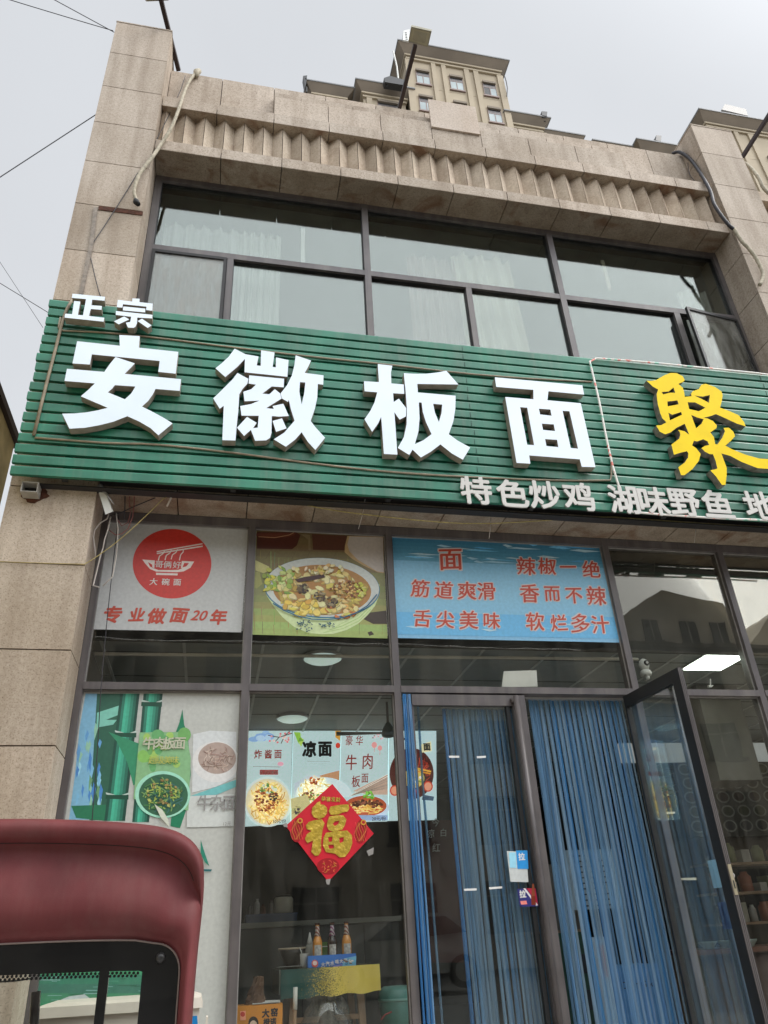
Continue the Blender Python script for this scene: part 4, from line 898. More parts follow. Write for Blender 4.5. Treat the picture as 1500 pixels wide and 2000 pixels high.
# torn trunking and the tangle of wires in the corner of the soffit
tk = thing('broken_trunking', 'broken white cable trunking dangling at the corner where the left column meets the soffit', 'trunking', at(205,985,.02))
mb = MB(); mb.hexa([at(193,962,.0), at(205,958,.0), at(207,958,.05), at(195,962,.05), at(206,1005,.0), at(220,999,.0), at(222,999,.05), at(208,1004,.05)][0:4]+[at(206,1005,.0), at(220,999,.0), at(222,999,.05), at(208,1004,.05)]); obj('cover', mb, WHITE_P, tk)
mb = MB(); mb.hexa([at(188,948,-.01), at(197,945,-.01), at(199,945,.03), at(190,948,.03), at(214,975,-.01), at(222,985,-.01), at(224,985,.03), at(216,975,.03)]); obj('channel', mb, ALU, tk)
for i, (pts, m, lab, r) in enumerate((
    ([(135,310),(120,348),(60,385),(20,440),(10,500),(30,660)], CABLE_W, 'white wire looping out of the broken trunking', .005),
    ([(150,330),(130,430),(100,520),(90,580),(70,640),(30,800),(8,890),(60,905)], CABLE_W, 'white wire hanging down the left jamb to a hook', .005),
    ([(195,300),(210,430),(207,540),(195,660),(165,820),(85,895)], CABLE_W, 'white wire bowed in front of the logo poster', .004),
    ([(335,80),(345,200),(330,330),(290,430),(240,470),(190,478),(140,440)], CABLE_R, 'reddish wire drooping below the soffit at the left', .004),
    ([(320,80),(300,200),(312,300),(290,380),(240,405),(205,350)], CABLE_R, 'thin reddish wire loop under the soffit at the left', .003),
    ([(265,80),(268,200),(262,350)], CABLE_K, 'short black wire hanging straight from the soffit at the left', .004),
    ([(640,120),(540,165),(420,215),(330,252),(240,295),(150,320)], CABLE_K, 'black wire sagging from the soffit hook into the trunking', .004))):
    wire('loose_wire', lab, 'wire', lz(pts), .12, r, m)
wire('rope', 'yellow rope tied from the column edge up to the soffit hook', 'rope', [(0,1097),(80,1100),(165,1102),(182,1092),(230,1058),(285,1008),(318,975),(340,964)], .0, .0032, ROPE, ys=[-.012,-.012,-.012,.05,.05,.03,.02,.02])
wire('rope', 'yellow string sagging along the soffit under the green sign', 'rope', [(500,972),(560,979),(650,997),(730,1007),(830,1018),(930,1024),(1050,1018),(1170,1008),(1260,1014),(1340,1020),(1500,1031)], .02, .005, ROPE)
for x, y, x2, y2, lab in ((958,1002,955,1052,'short white string hanging in front of the blue poster'), (1357,1020,1356,1060,'short white string hanging before the second pane from the right edge'), (713,975,700,1033,'short white string hanging above the food poster')):
    wire('hanging_string', lab, 'string', [(x,y),((x+x2)/2+2,(y+y2)/2),(x2,y2)], .06, .0025, CABLE_W)
wire('rope_knot', 'white knotted rope end on the soffit hook above the logo poster', 'rope', [(345,960),(336,962),(333,975),(326,989)], .02, .007, CABLE_W)
# ------------------------------------------------------------------ neighbour at the far left
NX = -2.45; cn = atX(30, 860, NX)
yb = thing('yellow_house', 'low yellow rendered house with a dark eave at the far left edge', 'house', (NX-2, cn.y-2, G))
mb = MB(); mb.box(NX-5, NX, -3.5, cn.y, G, cn.z-.06); obj('wall', mb, mat('yellow_render', (.50, .43, .24, 1), .85, 0, .35, 3, .3, 30), yb)
mb = MB(); mb.box(NX-5, NX+.05, -3.5, cn.y+.08, cn.z-.06, cn.z+.03); obj('eave', mb, mat('eave_dark', (.035, .022, .018, 1), .7), yb)
# ------------------------------------------------------------------ apartment towers behind
def wnd(parent, x0, x1, z0, z1, Y, openleft=False):
    mb = MB(); mb.box(x0, x1, Y-.02, Y+.02, z0, z1, 2)
    mb.box(x0, x1, Y-.16, Y-.02, z1, z1+.22, 1)
    obj_ = obj('window', mb, [TWIN_D, TOWER_D, TWIN_D], parent)
    m2 = MB(); h = (z1-z0); m = (x0+x1)/2
    m2.box(x0+.04, m-.03, Y-.035, Y-.022, z0+.05, z0+h*.66, 1 if openleft else 0); m2.box(m+.03, x1-.04, Y-.035, Y-.022, z0+.05, z0+h*.66, 0); m2.box(x0+.04, x1-.04, Y-.035, Y-.022, z0+h*.70, z1-.18, 2)
    obj('pane', m2, [TWIN, TWIN_D, FRAME], obj_)
    m3 = MB(); m3.box(x0, x0+.04, Y-.06, Y-.02, z0, z1); m3.box(x1-.04, x1, Y-.06, Y-.02, z0, z1); m3.box(m-.03, m+.03, Y-.055, Y-.02, z0, z0+h*.68); m3.box(x0-.08, x1+.08, Y-.12, Y, z0-.14, z0); m3.box(x0, x1, Y-.05, Y-.02, z0+h*.66, z0+h*.70)
    obj('frame', m3, TWFR, obj_)
    return obj_
def tower(label, x0, x1, ztop, yf, depth, pil, wins, eave, ex=None, zb=G, name='apartment_tower', wall=True):
    t = thing(name, label, 'apartment block', ((x0+x1)/2, yf+depth/2, G))
    mb = MB(); mb.box(x0, x1, yf, yf+depth, zb, ztop); obj('wall', mb, TOWER, t)
    mb = MB()
    for a, b in pil: mb.box(a, b, yf-.14, yf, zb, ztop-.7)
    mb.box(x0-.06, x1+.06, yf-.16, yf, ztop-.7, ztop-.5); mb.box(x0-.16, x1+.16, yf-.26, yf+.0, ztop-.42, ztop-.25)
    mb.box(x0-.06, x0, yf, yf+depth, ztop-.7, ztop-.5); mb.box(x0-.16, x0, yf, yf+depth, ztop-.42, ztop-.25)
    k = 0
    z = ztop-3.9
    while z > ztop-16: mb.box(x0-.004, x1+.004, yf-.012, yf, z, z+.03); z -= 3.05
    if pil: obj('moulding', mb, TOWER, t)
    else: obj('moulding', mb, TOWER, t)
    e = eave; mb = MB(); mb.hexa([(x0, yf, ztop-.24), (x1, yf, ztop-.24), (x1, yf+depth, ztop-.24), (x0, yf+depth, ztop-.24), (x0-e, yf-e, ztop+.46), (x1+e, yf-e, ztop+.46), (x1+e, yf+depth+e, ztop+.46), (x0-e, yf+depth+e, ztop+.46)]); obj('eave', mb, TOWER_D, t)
    mb = MB(); mb.box(x0-e-.05, x1+e+.05, yf-e-.05, yf+depth+e, ztop+.462, ztop+.58); obj('flashing', mb, TOWER_E, t)
    for (a, b, c, d, o) in wins: wnd(t, a, b, c, d, yf, o)
    return t
W3 = 26.0
wins = []
for r in range(3):
    dz = 3.25*r
    for j, x in enumerate((11.5, 14.1, 16.72)): wins.append((x, x+1.05, 56.1-dz, 57.65-dz, j == 2 and r == 0))
def etower(label, pl, pr, yf, depth, pil, wins, e, x1=None, **k):
    A, Bq = at(*pl, yf-e), at(*pr, yf-e)
    xa, xb = A.x+e, (x1 if x1 else Bq.x-e)
    return tower(label, xa, xb, (A.z+Bq.z)/2-.58, yf, depth, [(p, q) for p, q in pil if p >= xa-.3 and q <= xb+.3], wins, e, **k)
T1_ = etower('tall beige apartment tower with three columns of small windows under a deep eave', (777,73), (995,121), W3, 9, [(10.75,11.25),(12.75,13.1),(13.55,13.9),(15.35,15.75),(16.1,16.5),(18.0,18.5)], wins, .7)
etower('lower beige wing of the apartment block stepping down left of the tall tower', (695,150), (787,171), 26.4, 8, [(7.7,8.1)], [(8.5,10.2,52.3,53.6,False)], .6, name='apartment_wing', x1=10.6)
etower('lowest beige wing at the left end of the apartment block', (597,153), (692,172), 26.9, 8, [(4.0,4.35)], [], .6, name='apartment_wing')
etower('lower beige wing directly right of the tall tower', (985,213), (1075,230), 26.4, 8, [(20.9,21.3)], [], .6, name='apartment_wing')
etower('low flat beige wing in the dip between the two towers', (1060,249), (1142,265), 26.7, 8, [], [], .5, name='apartment_wing')
etower('low beige wing left of the right-hand apartment tower', (1157,270), (1240,287), 26.8, 8, [], [], .5, name='apartment_wing')
etower('beige wing carrying a black floodlight beside the right-hand tower', (1242,266), (1345,290), 26.4, 8, [], [], .7, name='apartment_wing')
wins = []
for r in range(3):
    dz = 3.25*r
    for j, x in enumerate((40.2, 42.8)): wins.append((x, x+1.5, 52.6-dz, 54.2-dz, False))
T2_ = etower('second apartment tower at the right edge, rising behind the right stone column', (1363,206), (1500,240), W3, 9, [(36.2,36.7),(37.9,38.3),(39.2,39.7),(42.2,42.6),(44.8,45.2)], wins, .75, x1=48)
# roof clutter
def roofbox(label, pts, y0, y1, m, cat='roof box', name='roof_box', slats=True):
    t = MB(); pxbox(t, pts, y0, y1); b_ = obj(name, t, m); tag(b_, label, cat)
    if slats:
        a = at(*pts[0], y0-.02); b = at(*pts[2], y0-.02); s = MB(); n_ = 5
        for k in range(n_):
            z = min(a.z, b.z)+(abs(a.z-b.z))*(k+.7)/(n_+.6); s.box(min(a.x, b.x)+.1, max(a.x, b.x)-.1, y0-.03, y0-.004, z, z+.05)
        obj('louvre', s, TOWER_E, b_)
roofbox('white slatted ventilator on the roof of the tall tower behind the flood lamp', [(788,60),(800,57),(799,80),(787,78)], 25.2, 26.4, WHITE_P, 'ventilator', 'roof_ventilator')
roofbox('pale roof box on top of the right-hand apartment tower', [(1416,203),(1457,213),(1461,226),(1410,214)], 27.0, 28.6, BEAD, slats=False)
for pts, lab, y in (([(1058,217),(1069,218),(1068,229),(1059,228)], 'black floodlight on the wing right of the tall tower', 26), ([(1282,264),(1292,265),(1291,276),(1281,274)], 'black floodlight on the wing beside the right-hand tower', 26), ([(592,148),(600,147),(598,163),(596,170)], 'dark floodlight at the left end of the lowest wing', 26.5), ([(750,152),(762,148),(790,156),(788,166),(752,160)], 'dark floodlight box on the wing left of the tall tower', 25.4)):
    fl = MB(); pxbox(fl, pts, y-.25, y+.25, 0); f_ = obj('roof_floodlight', fl, FRAME_D); tag(f_, lab, 'floodlight', 'floodlights on the apartment roofs')
    p = at(*pts[-1], y); q = MB(); q.box(p.x+.05, p.x+.15, y-.05, y+.05, p.z-.6, p.z); obj('bracket', q, FRAME_D, f_)
mb = MB(); mb.tube([at(768,100,25.0), at(775,130,25.3), at(779,165,25.6)], .06, 8); tag(obj('roof_pipe', mb, WHITE_P), 'pale pipe bent down the left side of the tall tower', 'pipe')
mb = MB(); mb.tube([at(986,150,25.7), at(989,160,25.7), at(991,172,25.7), at(990,188,25.7)], .04, 6); tag(obj('roof_cable', mb, CABLE_K), 'dark cable curling beside the right side of the tall tower', 'cable')
# ------------------------------------------------------------------ the other side of the street, met in the glass
ob = thing('opposite_building', 'grey apartment row across the street with gabled roof ends, seen mirrored in the shop glass', 'apartment block', (10, -24, G))
OPM = mat('opposite_render', (.55, .51, .44, 1), .9, 0, .25, .5); OPR = mat('opposite_roof', (.10, .085, .075, 1), .9)
mb = MB(); mb.box(-30, 60, -34, -22, G, 11.6); obj('wall', mb, OPM, ob)
for x in (15.9, 23.0, 30.1, 37.2, 44.3):
    mb = MB(); mb.prism([(x,11.6),(x+6.6,11.6),(x+6.6,13.3),(x+6.2,14.1),(x+3.3,14.6),(x+1.5,13.6),(x,12.2)], -22.3, -33); obj('gable', mb, OPM, ob)
for x in (15.9, 23.0, 30.1):
    for dx in (1.9, 3.7, 5.2):
        mb = MB(); mb.box(x+dx, x+dx+.8, -22.29, -22.24, 12.15, 13.15, 0); mb.box(x+dx-.08, x+dx+.88, -22.29, -22.15, 12.05, 12.14, 1); mb.box(x+dx+.37, x+dx+.43, -22.24, -22.21, 12.15, 13.15, 2); obj('window', mb, [FRAME_D, OPR, BEAD], ob)
mb = MB(); mb.box(-30, 60, -22.0, -21.4, 11.62, 11.8); obj('cornice', mb, OPR, ob)
pw = None
for k in range(26):
    for r in range(4):
        x = -27+3.3*k; z = 1.6+2.75*r; mb = MB()
        mb.box(x, x+1.5, -21.98, -21.9, z, z+1.5, 0); mb.box(x-.1, x+1.6, -21.95, -21.7, z-.12, z, 1); mb.box(x+.72, x+.78, -21.9, -21.86, z, z+1.5, 2); mb.box(x, x+1.5, -21.9, -21.86, z+1.0, z+1.06, 2)
        if k < 25: obj('window', mb, [FRAME_D, OPR, BEAD], ob)
# ------------------------------------------------------------------ curtains
def strip_mat(name, c, k):
    m = bpy.data.materials.new(name); m.use_nodes = True; n = m.node_tree; L = n.links; n.nodes.clear()
    o = n.nodes.new('ShaderNodeOutputMaterial'); tr = n.nodes.new('ShaderNodeBsdfTransparent'); tr.inputs[0].default_value = (.45, .68, .86, 1)
    p = n.nodes.new('ShaderNodeBsdfPrincipled'); p.inputs['Base Color'].default_value = c; p.inputs['Roughness'].default_value = .25
    tl = n.nodes.new('ShaderNodeBsdfTranslucent'); tl.inputs[0].default_value = c
    a = n.nodes.new('ShaderNodeMixShader'); a.inputs[0].default_value = .4; L.new(p.outputs[0], a.inputs[1]); L.new(tl.outputs[0], a.inputs[2])
    tc = n.nodes.new('ShaderNodeTexCoord'); mp = n.nodes.new('ShaderNodeMapping'); mp.inputs['Scale'].default_value = (40, 1, .6); L.new(tc.outputs['Object'], mp.inputs[0])
    ns = n.nodes.new('ShaderNodeTexNoise'); ns.inputs['Scale'].default_value = 1; ns.inputs['Detail'].default_value = 5; L.new(mp.outputs[0], ns.inputs['Vector'])
    mr = n.nodes.new('ShaderNodeMapRange'); mr.inputs[1].default_value = .3; mr.inputs[2].default_value = .7; mr.inputs[3].default_value = k-.22; mr.inputs[4].default_value = k+.15; L.new(ns.outputs[0], mr.inputs[0])
    b = n.nodes.new('ShaderNodeMixShader'); L.new(mr.outputs[0], b.inputs[0]); L.new(tr.outputs[0], b.inputs[1]); L.new(a.outputs[0], b.inputs[2]); L.new(b.outputs[0], o.inputs[0]); return m
STRIP = [strip_mat('strip_blue', (.26, .47, .70, 1), .56), strip_mat('strip_pale', (.40, .57, .71, 1), .56), strip_mat('strip_deep', (.11, .35, .68, 1), .62)]
def strips(label, x0, x1, wd, zt, Y, deep=False, pale=False):
    t = thing('strip_curtain', label, 'door curtain', ((x0+x1)/2, Y, G+.1)); x = x0; k = 0
    while x < x1:
        yy = Y+(k % 3)*.012+rnd.uniform(0, .006); z0 = G+.12; mb = MB(); rows = 14; w_ = wd*rnd.uniform(.85, 1.15); ph = rnd.uniform(0, 6.28); am = rnd.uniform(.002, .009); dr = rnd.uniform(-.03, .03)
        v = []; f = []
        for i in range(rows+1):
            tt = i/rows; z = zt+(z0-zt)*tt; dx = am*tt*math.sin(ph+tt*5)+dr*tt; c = .008*math.sin(tt*7+ph)*tt
            v += [(x+dx, yy+.004+c, z), (x+dx+w_/2, yy-.004+c, z), (x+dx+w_, yy+.004+c, z)]
        for i in range(rows):
            for j in (0, 1): f.append((i*3+j, i*3+j+1, i*3+j+4, i*3+j+3))
        mb.add(v, f); r_ = rnd.random()
        obj('strip', mb, STRIP[2] if (deep or r_ < (.05 if pale else .07)) else STRIP[1] if r_ < (.75 if pale else .5) else STRIP[0], t, True, fix=False)
        x += wd*.72; k += 1
    mb = MB(); mb.box(x0-.03, x1+.03, Y-.02, Y+.045, zt, zt+.03); obj('rail', mb, ALU, t)
    return t
strips('blue plastic strip curtain hanging behind the closed left door leaf', 1.66, 2.26, .021, 2.90, .435, pale=True)
strips('blue plastic strip curtain filling the open right doorway', 2.34, 3.13, .020, 2.985, .47)
cb = thing('curtain_bundle', 'bunch of blue curtain strips gathered against the door frame left of the doors', 'door curtain', (1.34, .36, G+.1))
for k in range(7):
    x = 1.316+.0085*k; mb = MB(); ph = rnd.uniform(0, 6.28)
    mb.tube([(x+.006*math.sin(ph+t_*4)+.002*t_*k, .352+.006*(k % 2), 2.985-(2.985-G-.12)*t_) for t_ in [i/12 for i in range(13)]], .0075, 6); obj('strip', mb, STRIP[[2, 0, 2, 1, 0, 2, 0][k]], cb, True)
t_ = thing('curtain_strip', 'single grey-blue curtain strip hanging apart at the left edge of the door glass', 'door curtain', (1.42, .56, G+.1)); mb = MB()
mb.tube([(1.475, .56, 2.98), (1.47, .56, 2.4), (1.48, .56, 1.8), (1.485, .56, 1.2), (1.49, .56, .6)], .009, 6); obj('strip', mb, STRIP[1], t_, True)
mb = MB(); mb.tube([(1.64, .435, 2.9), (1.64, .435, 2.2), (1.645, .435, 1.4), (1.65, .435, .6)], .014, 6); obj('strip', mb, STRIP[2], t_, True)
# tape marks on the closed leaf
for k, (pts, lab) in enumerate((([(877,1476),(897,1476),(897,1480),(877,1480)], 'upper left strip of tape on the closed door glass'), ([(931,1477),(949,1476),(949,1480),(932,1481)], 'upper right strip of tape on the closed door glass'), ([(906,1736),(931,1735),(931,1739),(907,1740)], 'lower left strip of tape on the closed door glass'), ([(955,1733),(981,1731),(981,1735),(956,1737)], 'lower right strip of tape on the closed door glass'))):
    mb = MB(); pxbox(mb, pts, .3765, .3775); tag(obj('tape_strip', mb, WHITE_INK), lab, 'tape')
for k, (pts, lab) in enumerate((([(1262,1465),(1280,1459),(1281,1464),(1263,1470)], 'topmost tape strip behind the open door leaf'), ([(1300,1586),(1318,1585),(1318,1589),(1300,1590)], 'middle tape strip behind the open door leaf'), ([(1322,1715),(1360,1714),(1360,1719),(1322,1719)], 'lowest tape strip behind the open door leaf'))):
    mb = MB(); pxbox(mb, pts, .398, .399); tag(obj('tape_strip', mb, mat('cream_tape%d' % k, (.6, .56, .42, 1), .5)), lab, 'tape')
# stickers seen from behind on the open leaf
def lpatch(mb, u0, u1, z0, z1, n, c): 
    q = [lq(u0, n, z0), lq(u1, n, z0), lq(u1, n, z1), lq(u0, n, z1)]; mb.poly(q, 0, c)
for (z0, z1, dark, lab) in ((1.60, 1.76, False, 'light blue pull sticker on the open door leaf, seen reversed'), (1.37, 1.52, True, 'dark blue pull sticker on the open door leaf, seen reversed')):
    mb = MB(); u0, u1 = LW-.20, LW-.09
    if dark: lpatch(mb, u0, u1, z0, z1, -.0035, patch((38,38,96))); lpatch(mb, u0+.0, u0+.03, z0+.03, z1-.01, -.0038, patch((150,30,60))); lpatch(mb, u0+.05, u1-.01, z0+.005, z0+.04, -.0039, patch((220,120,110)))
    else: lpatch(mb, u0, u1, z0, z1, -.0035, patch((160,200,226))); lpatch(mb, u0, u1, z1-.012, z1, -.0038, patch((30,130,210))); lpatch(mb, u0+.03, u1, z0, z0+.05, -.0038, patch((38,38,96)))
    sk = tag(obj('pull_sticker', mb, PRINT, fix=False), lab, 'sticker')
    tm = text_mb('拉', 0, 0, .055, 0, off=.04, depth=.0003); m2 = MB()
    m2.v = [lq(u0+.065-x, -.0042, (z0+z1)/2+z+.01) for x, y, z in tm.v]; m2.f = tm.f; m2.m = [0]*len(tm.f); m2.c = [None]*len(tm.f)
    obj('lettering', m2, WHITE_INK, sk)
# ------------------------------------------------------------------ inside: lit menu boards
MY = 3.38
def menu(name_label, pts):
    t = thing('menu_lightbox', name_label, 'menu board', at(*pts[2], MY), 'lit menu boards hung in a row at the back')
    mb = MB(); pxbox(mb, pts, MY, MY+.06, 0, (.50, .66, .68, 1)); obj('panel', mb, PRINT_L, t)
    fr = MB(); a = at(*pts[0], MY); b = at(*pts[2], MY); x0, x1, z1, z0 = min(a.x, b.x), max(a.x, b.x), max(a.z, b.z), min(a.z, b.z)
    return t
def L(*c): return tuple(lin(v)*1.05 for v in c)+(1,)
mz = lambda p: zp(470, 1400, 3.75, p)
# board 1
t = menu('lit menu board with red title and heaped sauced noodles, leftmost of the row', [(486,1427),(571,1427),(567,1608),(479,1613)])
ink = Ink(MY-.0005, .00008)
for k in range(10): ink.ell(rnd.uniform(495,530), rnd.uniform(1430,1446), rnd.uniform(5,13), rnd.uniform(4,7), L(*rnd.choice([(150,186,226),(176,204,232),(130,168,214)])), n=14)
for a, b in (((571,1432),(545,1440)),((545,1440),(523,1436)),((556,1437),(549,1452)),((545,1440),(538,1448)),((566,1428),(556,1437))): ink.line([a, b], 1.6, L(60,40,40))
for k in range(14): ink.ell(rnd.uniform(524,566), rnd.uniform(1430,1450), 2.2, 2.0, L(*rnd.choice([(226,150,150),(214,110,116),(240,190,186)])), n=8)
ink.line([(494,1497),(548,1498)], .8, L(120,110,110)); ink.ell(548,1492,6,4,L(226,160,180),n=10)
ink.poly(mz([(140,388),(274,388),(274,424),(140,424)]), L(150,60,60))
ink.ell(523, 1566, 47, 49, L(206,222,222), n=40); ink.ell(523, 1566, 43, 45, L(214,206,176), n=40)
ink.noodles(523, 1568, 43, 45, 170, [L(*c) for c in ((226,206,130),(206,176,96),(240,226,170),(190,150,80),(216,190,110))], 2.2)
ink.bits(520, 1562, 25, 24, 60, [L(*c) for c in ((176,96,50),(150,70,40),(206,130,70),(120,60,36))], 3.6); ink.bits(524, 1541, 16, 11, 34, [L(*c) for c in ((110,160,70),(150,190,110),(226,236,220),(80,130,60))], 3.2); ink.bits(535, 1556, 8, 8, 14, [L(50,40,44)], 3)
obj('artwork', ink.mb, PRINT_L, t, fix=False); y_ = ink.y-.0006
RI = mat('menu_red', (.50, .05, .04, 1), .5, 0, 0, emit=(.5, .05, .04, 1), estr=.3); KI = mat('menu_black', (.03, .03, .035, 1), .5)
for ch, x in (('炸',504),('酱',524),('面',543)): text(ch, x, 1473, 18, y_, RI, t, off=.02, depth=.0005, wide=.85)
for i, ch in enumerate('舌尖的美食'): text(ch, 511+7.2*i, 1508.5, 7.5, y_, WHITE_INK, t, off=.0, depth=.0005)
text('10元/份', 546, 1604, 8.5, y_, KI, t, off=.015, depth=.0005)
# board 2
t = menu('lit menu board with a large black title over cold noodles, second of the row', [(573,1427),(665,1427),(660,1607),(568,1608)])
ink = Ink(MY-.0005, .00008)
for k in range(12): ink.poly([(574,1430),(574+rnd.uniform(4,22),1428+rnd.uniform(0,24)),(574+rnd.uniform(4,18),1430+rnd.uniform(4,30))], L(*rnd.choice([(140,190,70),(176,206,96),(110,160,60)])))
ink.line([(600,1487),(644,1487)], .9, L(150,160,160)); ink.line([(604,1492),(640,1492)], .7, L(160,170,170)); ink.poly([(655,1427),(665,1427),(664,1447),(655,1440)], L(206,150,60)); ink.ell(660, 1456, 4.5, 5.5, L(206,60,40), n=14)
ink.poly([(575,1530),(600,1515),(640,1512),(662,1502),(661,1560),(575,1570)], L(186,200,212)); ink.poly([(624,1515),(650,1508),(663,1505),(662,1540),(640,1530)], L(190,140,104))
ink.ell(632, 1556, 56, 38, L(206,224,230), n=36, a0=math.pi, a1=2*math.pi)
ink.noodles(618, 1550, 44, 34, 90, [L(*c) for c in ((240,226,180),(226,206,140),(206,180,100),(246,240,210))], 2.4); ink.noodles(614, 1535, 18, 22, 40, [L(*c) for c in ((246,240,220),(226,216,190))], 1.8)
ink.bits(616, 1524, 13, 8, 22, [L(*c) for c in ((186,90,40),(206,120,60),(150,60,30))], 3); ink.bits(606, 1552, 16, 10, 22, [L(*c) for c in ((120,70,40),(150,96,60),(140,170,90))], 3.2)
ink.poly([(568,1560),(600,1552),(620,1604),(570,1606)], L(206,196,140)); ink.bits(580, 1583, 9, 8, 16, [L(*c) for c in ((70,66,70),(190,180,120),(150,140,90))], 4)
obj('artwork', ink.mb, PRINT_L, t, fix=False); y_ = ink.y-.0006
for ch, x in (('凉',604),('面',635)): text(ch, x, 1463, 31, y_, KI, t, off=.045, depth=.0005, wide=.9)
# board 3
t = menu('lit menu board with dark red title over beef noodles, third of the row', [(667,1427),(757,1428),(758,1603),(662,1605)])
ink = Ink(MY-.0005, .00008)
for (x, y, r) in ((731,1455,5.2),(742,1461,4.4)): ink.ell(x, y, r, r*1.15, L(226,150,150), n=16); ink.line([(x, y+6), (x, y+14)], .8, L(200,120,120))
for k in range(16): ink.ell(rnd.uniform(728,754), rnd.uniform(1430,1443), 1.8, 1.6, L(*rnd.choice([(206,150,160),(150,120,130),(226,190,196)])), n=7)
ink.poly([(690,1545),(720,1530),(757,1513),(757,1552),(720,1552)], L(196,166,150))
for k in range(14): ink.line([(680+k*2,1556-k*.6),(757,1512+k*2.2)], .8, L(*rnd.choice([(120,110,104),(226,226,220),(160,140,124)])))
ink.ell(714, 1578, 46, 25, L(196,214,232), n=40); ink.ell(714, 1574, 41, 20, L(176,84,52), n=40)
ink.noodles(714, 1577, 38, 16, 60, [L(*c) for c in ((226,200,110),(240,220,150),(206,170,80))], 1.8)
for k in range(7): ink.bits(694+7.5*k, 1569+rnd.uniform(-3,4), 6, 5, 9, [L(*c) for c in ((96,50,34),(120,66,44),(150,90,64),(70,36,26))], 4)
ink.bits(720, 1554, 10, 8, 26, [L(*c) for c in ((110,190,60),(140,210,90),(90,160,50))], 3.4)
ink.poly([(664,1592),(757,1592),(757,1602),(663,1604)], L(150,176,214))
obj('artwork', ink.mb, PRINT_L, t, fix=False); y_ = ink.y-.0006
for ch, x, y, h_ in (('豪',682,1446,20),('华',702,1446,20),('牛',686,1489,32),('肉',718,1487,32),('板',695,1526,24),('面',713,1520,20)): text(ch, x, y, h_, y_, RI, t, off=.012, shear=.1, depth=.0005, wide=.75)
text('20元/份', 740, 1599, 9, y_, KI, t, off=.015, depth=.0005)
# board 4
t = menu('lit menu board with a round dark noodle picture, rightmost of the row', [(760,1429),(852,1424),(853,1600),(759,1602)])
ink = Ink(MY-.0005, .00008)
ink.ell(804, 1511, 43, 50, L(74,30,26), n=44)
for k in range(40): 
    a = rnd.uniform(-1.4, 1.4); ink.line([(804+20*math.cos(a), 1511+rnd.uniform(-30,30)), (804+40*math.cos(a)*.9, 1511+46*math.sin(a)*.9)], 1.2, L(*rnd.choice([(150,50,36),(120,36,30),(180,70,50)])))
ink.ell(808, 1520, 24, 22, L(50,40,36), n=26); ink.ell(808, 1520, 21, 19, L(206,180,90), n=26); ink.bits(808, 1520, 15, 14, 20, [L(*c) for c in ((240,226,150),(226,200,80),(120,150,60),(246,240,220))], 4)
ink.line([(812,1500),(842,1507)], 3, L(226,170,60)); ink.line([(812,1506),(841,1511)], 3, L(206,140,40))
for x, y in ((836,1536),(771,1544)): ink.ell(x, y, 9.5, 10.5, L(190,60,40), n=22); ink.ell(x, y, 7, 8, L(226,150,120), n=20)
ink.poly([(822,1454),(842,1448),(843,1467),(824,1470)], L(226,216,170)); ink.poly([(826,1552),(848,1556),(846,1564),(824,1562)], L(70,90,110))
obj('artwork', ink.mb, PRINT_L, t, fix=False)
text('面', 834, 1459, 15, ink.y-.0006, KI, t, off=.05, depth=.0005)
bbd = thing('chalk_board', 'dark maroon board with handwritten pale characters under the rightmost menu board', 'menu board', at(840,1740,3.36))
mb = MB(); pxbox(mb, [(818,1604),(905,1600),(905,1880),(818,1880)], 3.36, 3.4); obj('board', mb, mat('maroon_board', (.085, .018, .014, 1), .5), bbd)
for ch, x, y, h_ in (('今',851,1606,17),('凉',841,1628,18),('白',866,1626,16),('红',852,1655,18)): text(ch, x, y, h_, 3.355, WHITE_P, bbd, off=.012, depth=.0005, shear=.1)
# ------------------------------------------------------------------ inside: ceiling fittings
def disc(label, px, py, rx, m, cat='ceiling light', name='ceiling_light'):
    c = at(px, py, 1); d = ray(px, py); tt = (3.43-CAM[2])/d.z; c = Vector(CAM)+d*tt
    t = thing(name, label, cat, c); mb = MB(); mb.lathe([(rx*1.06, 3.452), (rx*1.06, 3.435), (rx, 3.428)], c.x, c.y, 32); obj('rim', mb, ALU, t, False)
    mb = MB(); mb.lathe([(rx*.99, 3.4275), (rx*.8, 3.412), (rx*.3, 3.406)], c.x, c.y, 32); obj('diffuser', mb, m, t, True); return t
DIFF = mat('diffuser', (.72, .86, .80, 1), .4, 0, .02, emit=(.75, .95, .88, 1), estr=.40)
disc('round ceiling light seen through the transom, behind the white pipe', 630, 1287, .155, DIFF)
disc('round ceiling light further back, above the menu boards', 571, 1404, .155, DIFF)
lp = [atZ(x, y, 3.44) for x, y in ((1339,1308),(1408,1308),(1449,1286),(1380,1281))]
t = thing('led_panel', 'bright rectangular LED panel lit on the ceiling in the right-hand pane', 'ceiling light', lp[0])
x0, x1, y0, y1 = min(p.x for p in lp), max(p.x for p in lp), min(p.y for p in lp), max(p.y for p in lp)
mb = MB(); mb.box(x0-.02, x1+.02, y0-.02, y1+.02, 3.445, 3.455); obj('frame', mb, ALU, t)
mb = MB(); mb.box(x0, x1, y0, y1, 3.437, 3.444); obj('diffuser', mb, mat('led_panel_lit', (.9, .95, .9, 1), .4, 0, 0, emit=(.88, 1.0, .90, 1), estr=9.0), t)
a = at(185,1277,.66); b = at(1225,1287,.66); mb = MB(); mb.tube([(a.x, .66, a.z), (b.x+.1, .66, b.z)], .013, 10); tag(obj('ceiling_pipe', mb, mat('pipe_cream', (.62, .58, .50, 1), .5)), 'cream pipe running level behind the transom panes', 'pipe')
fx = at(757, 1400, 2.2); t = thing('ceiling_fan', 'ceiling fan on a thin rod in front of the third menu board', 'fan', (fx.x, 2.2, 3.45))
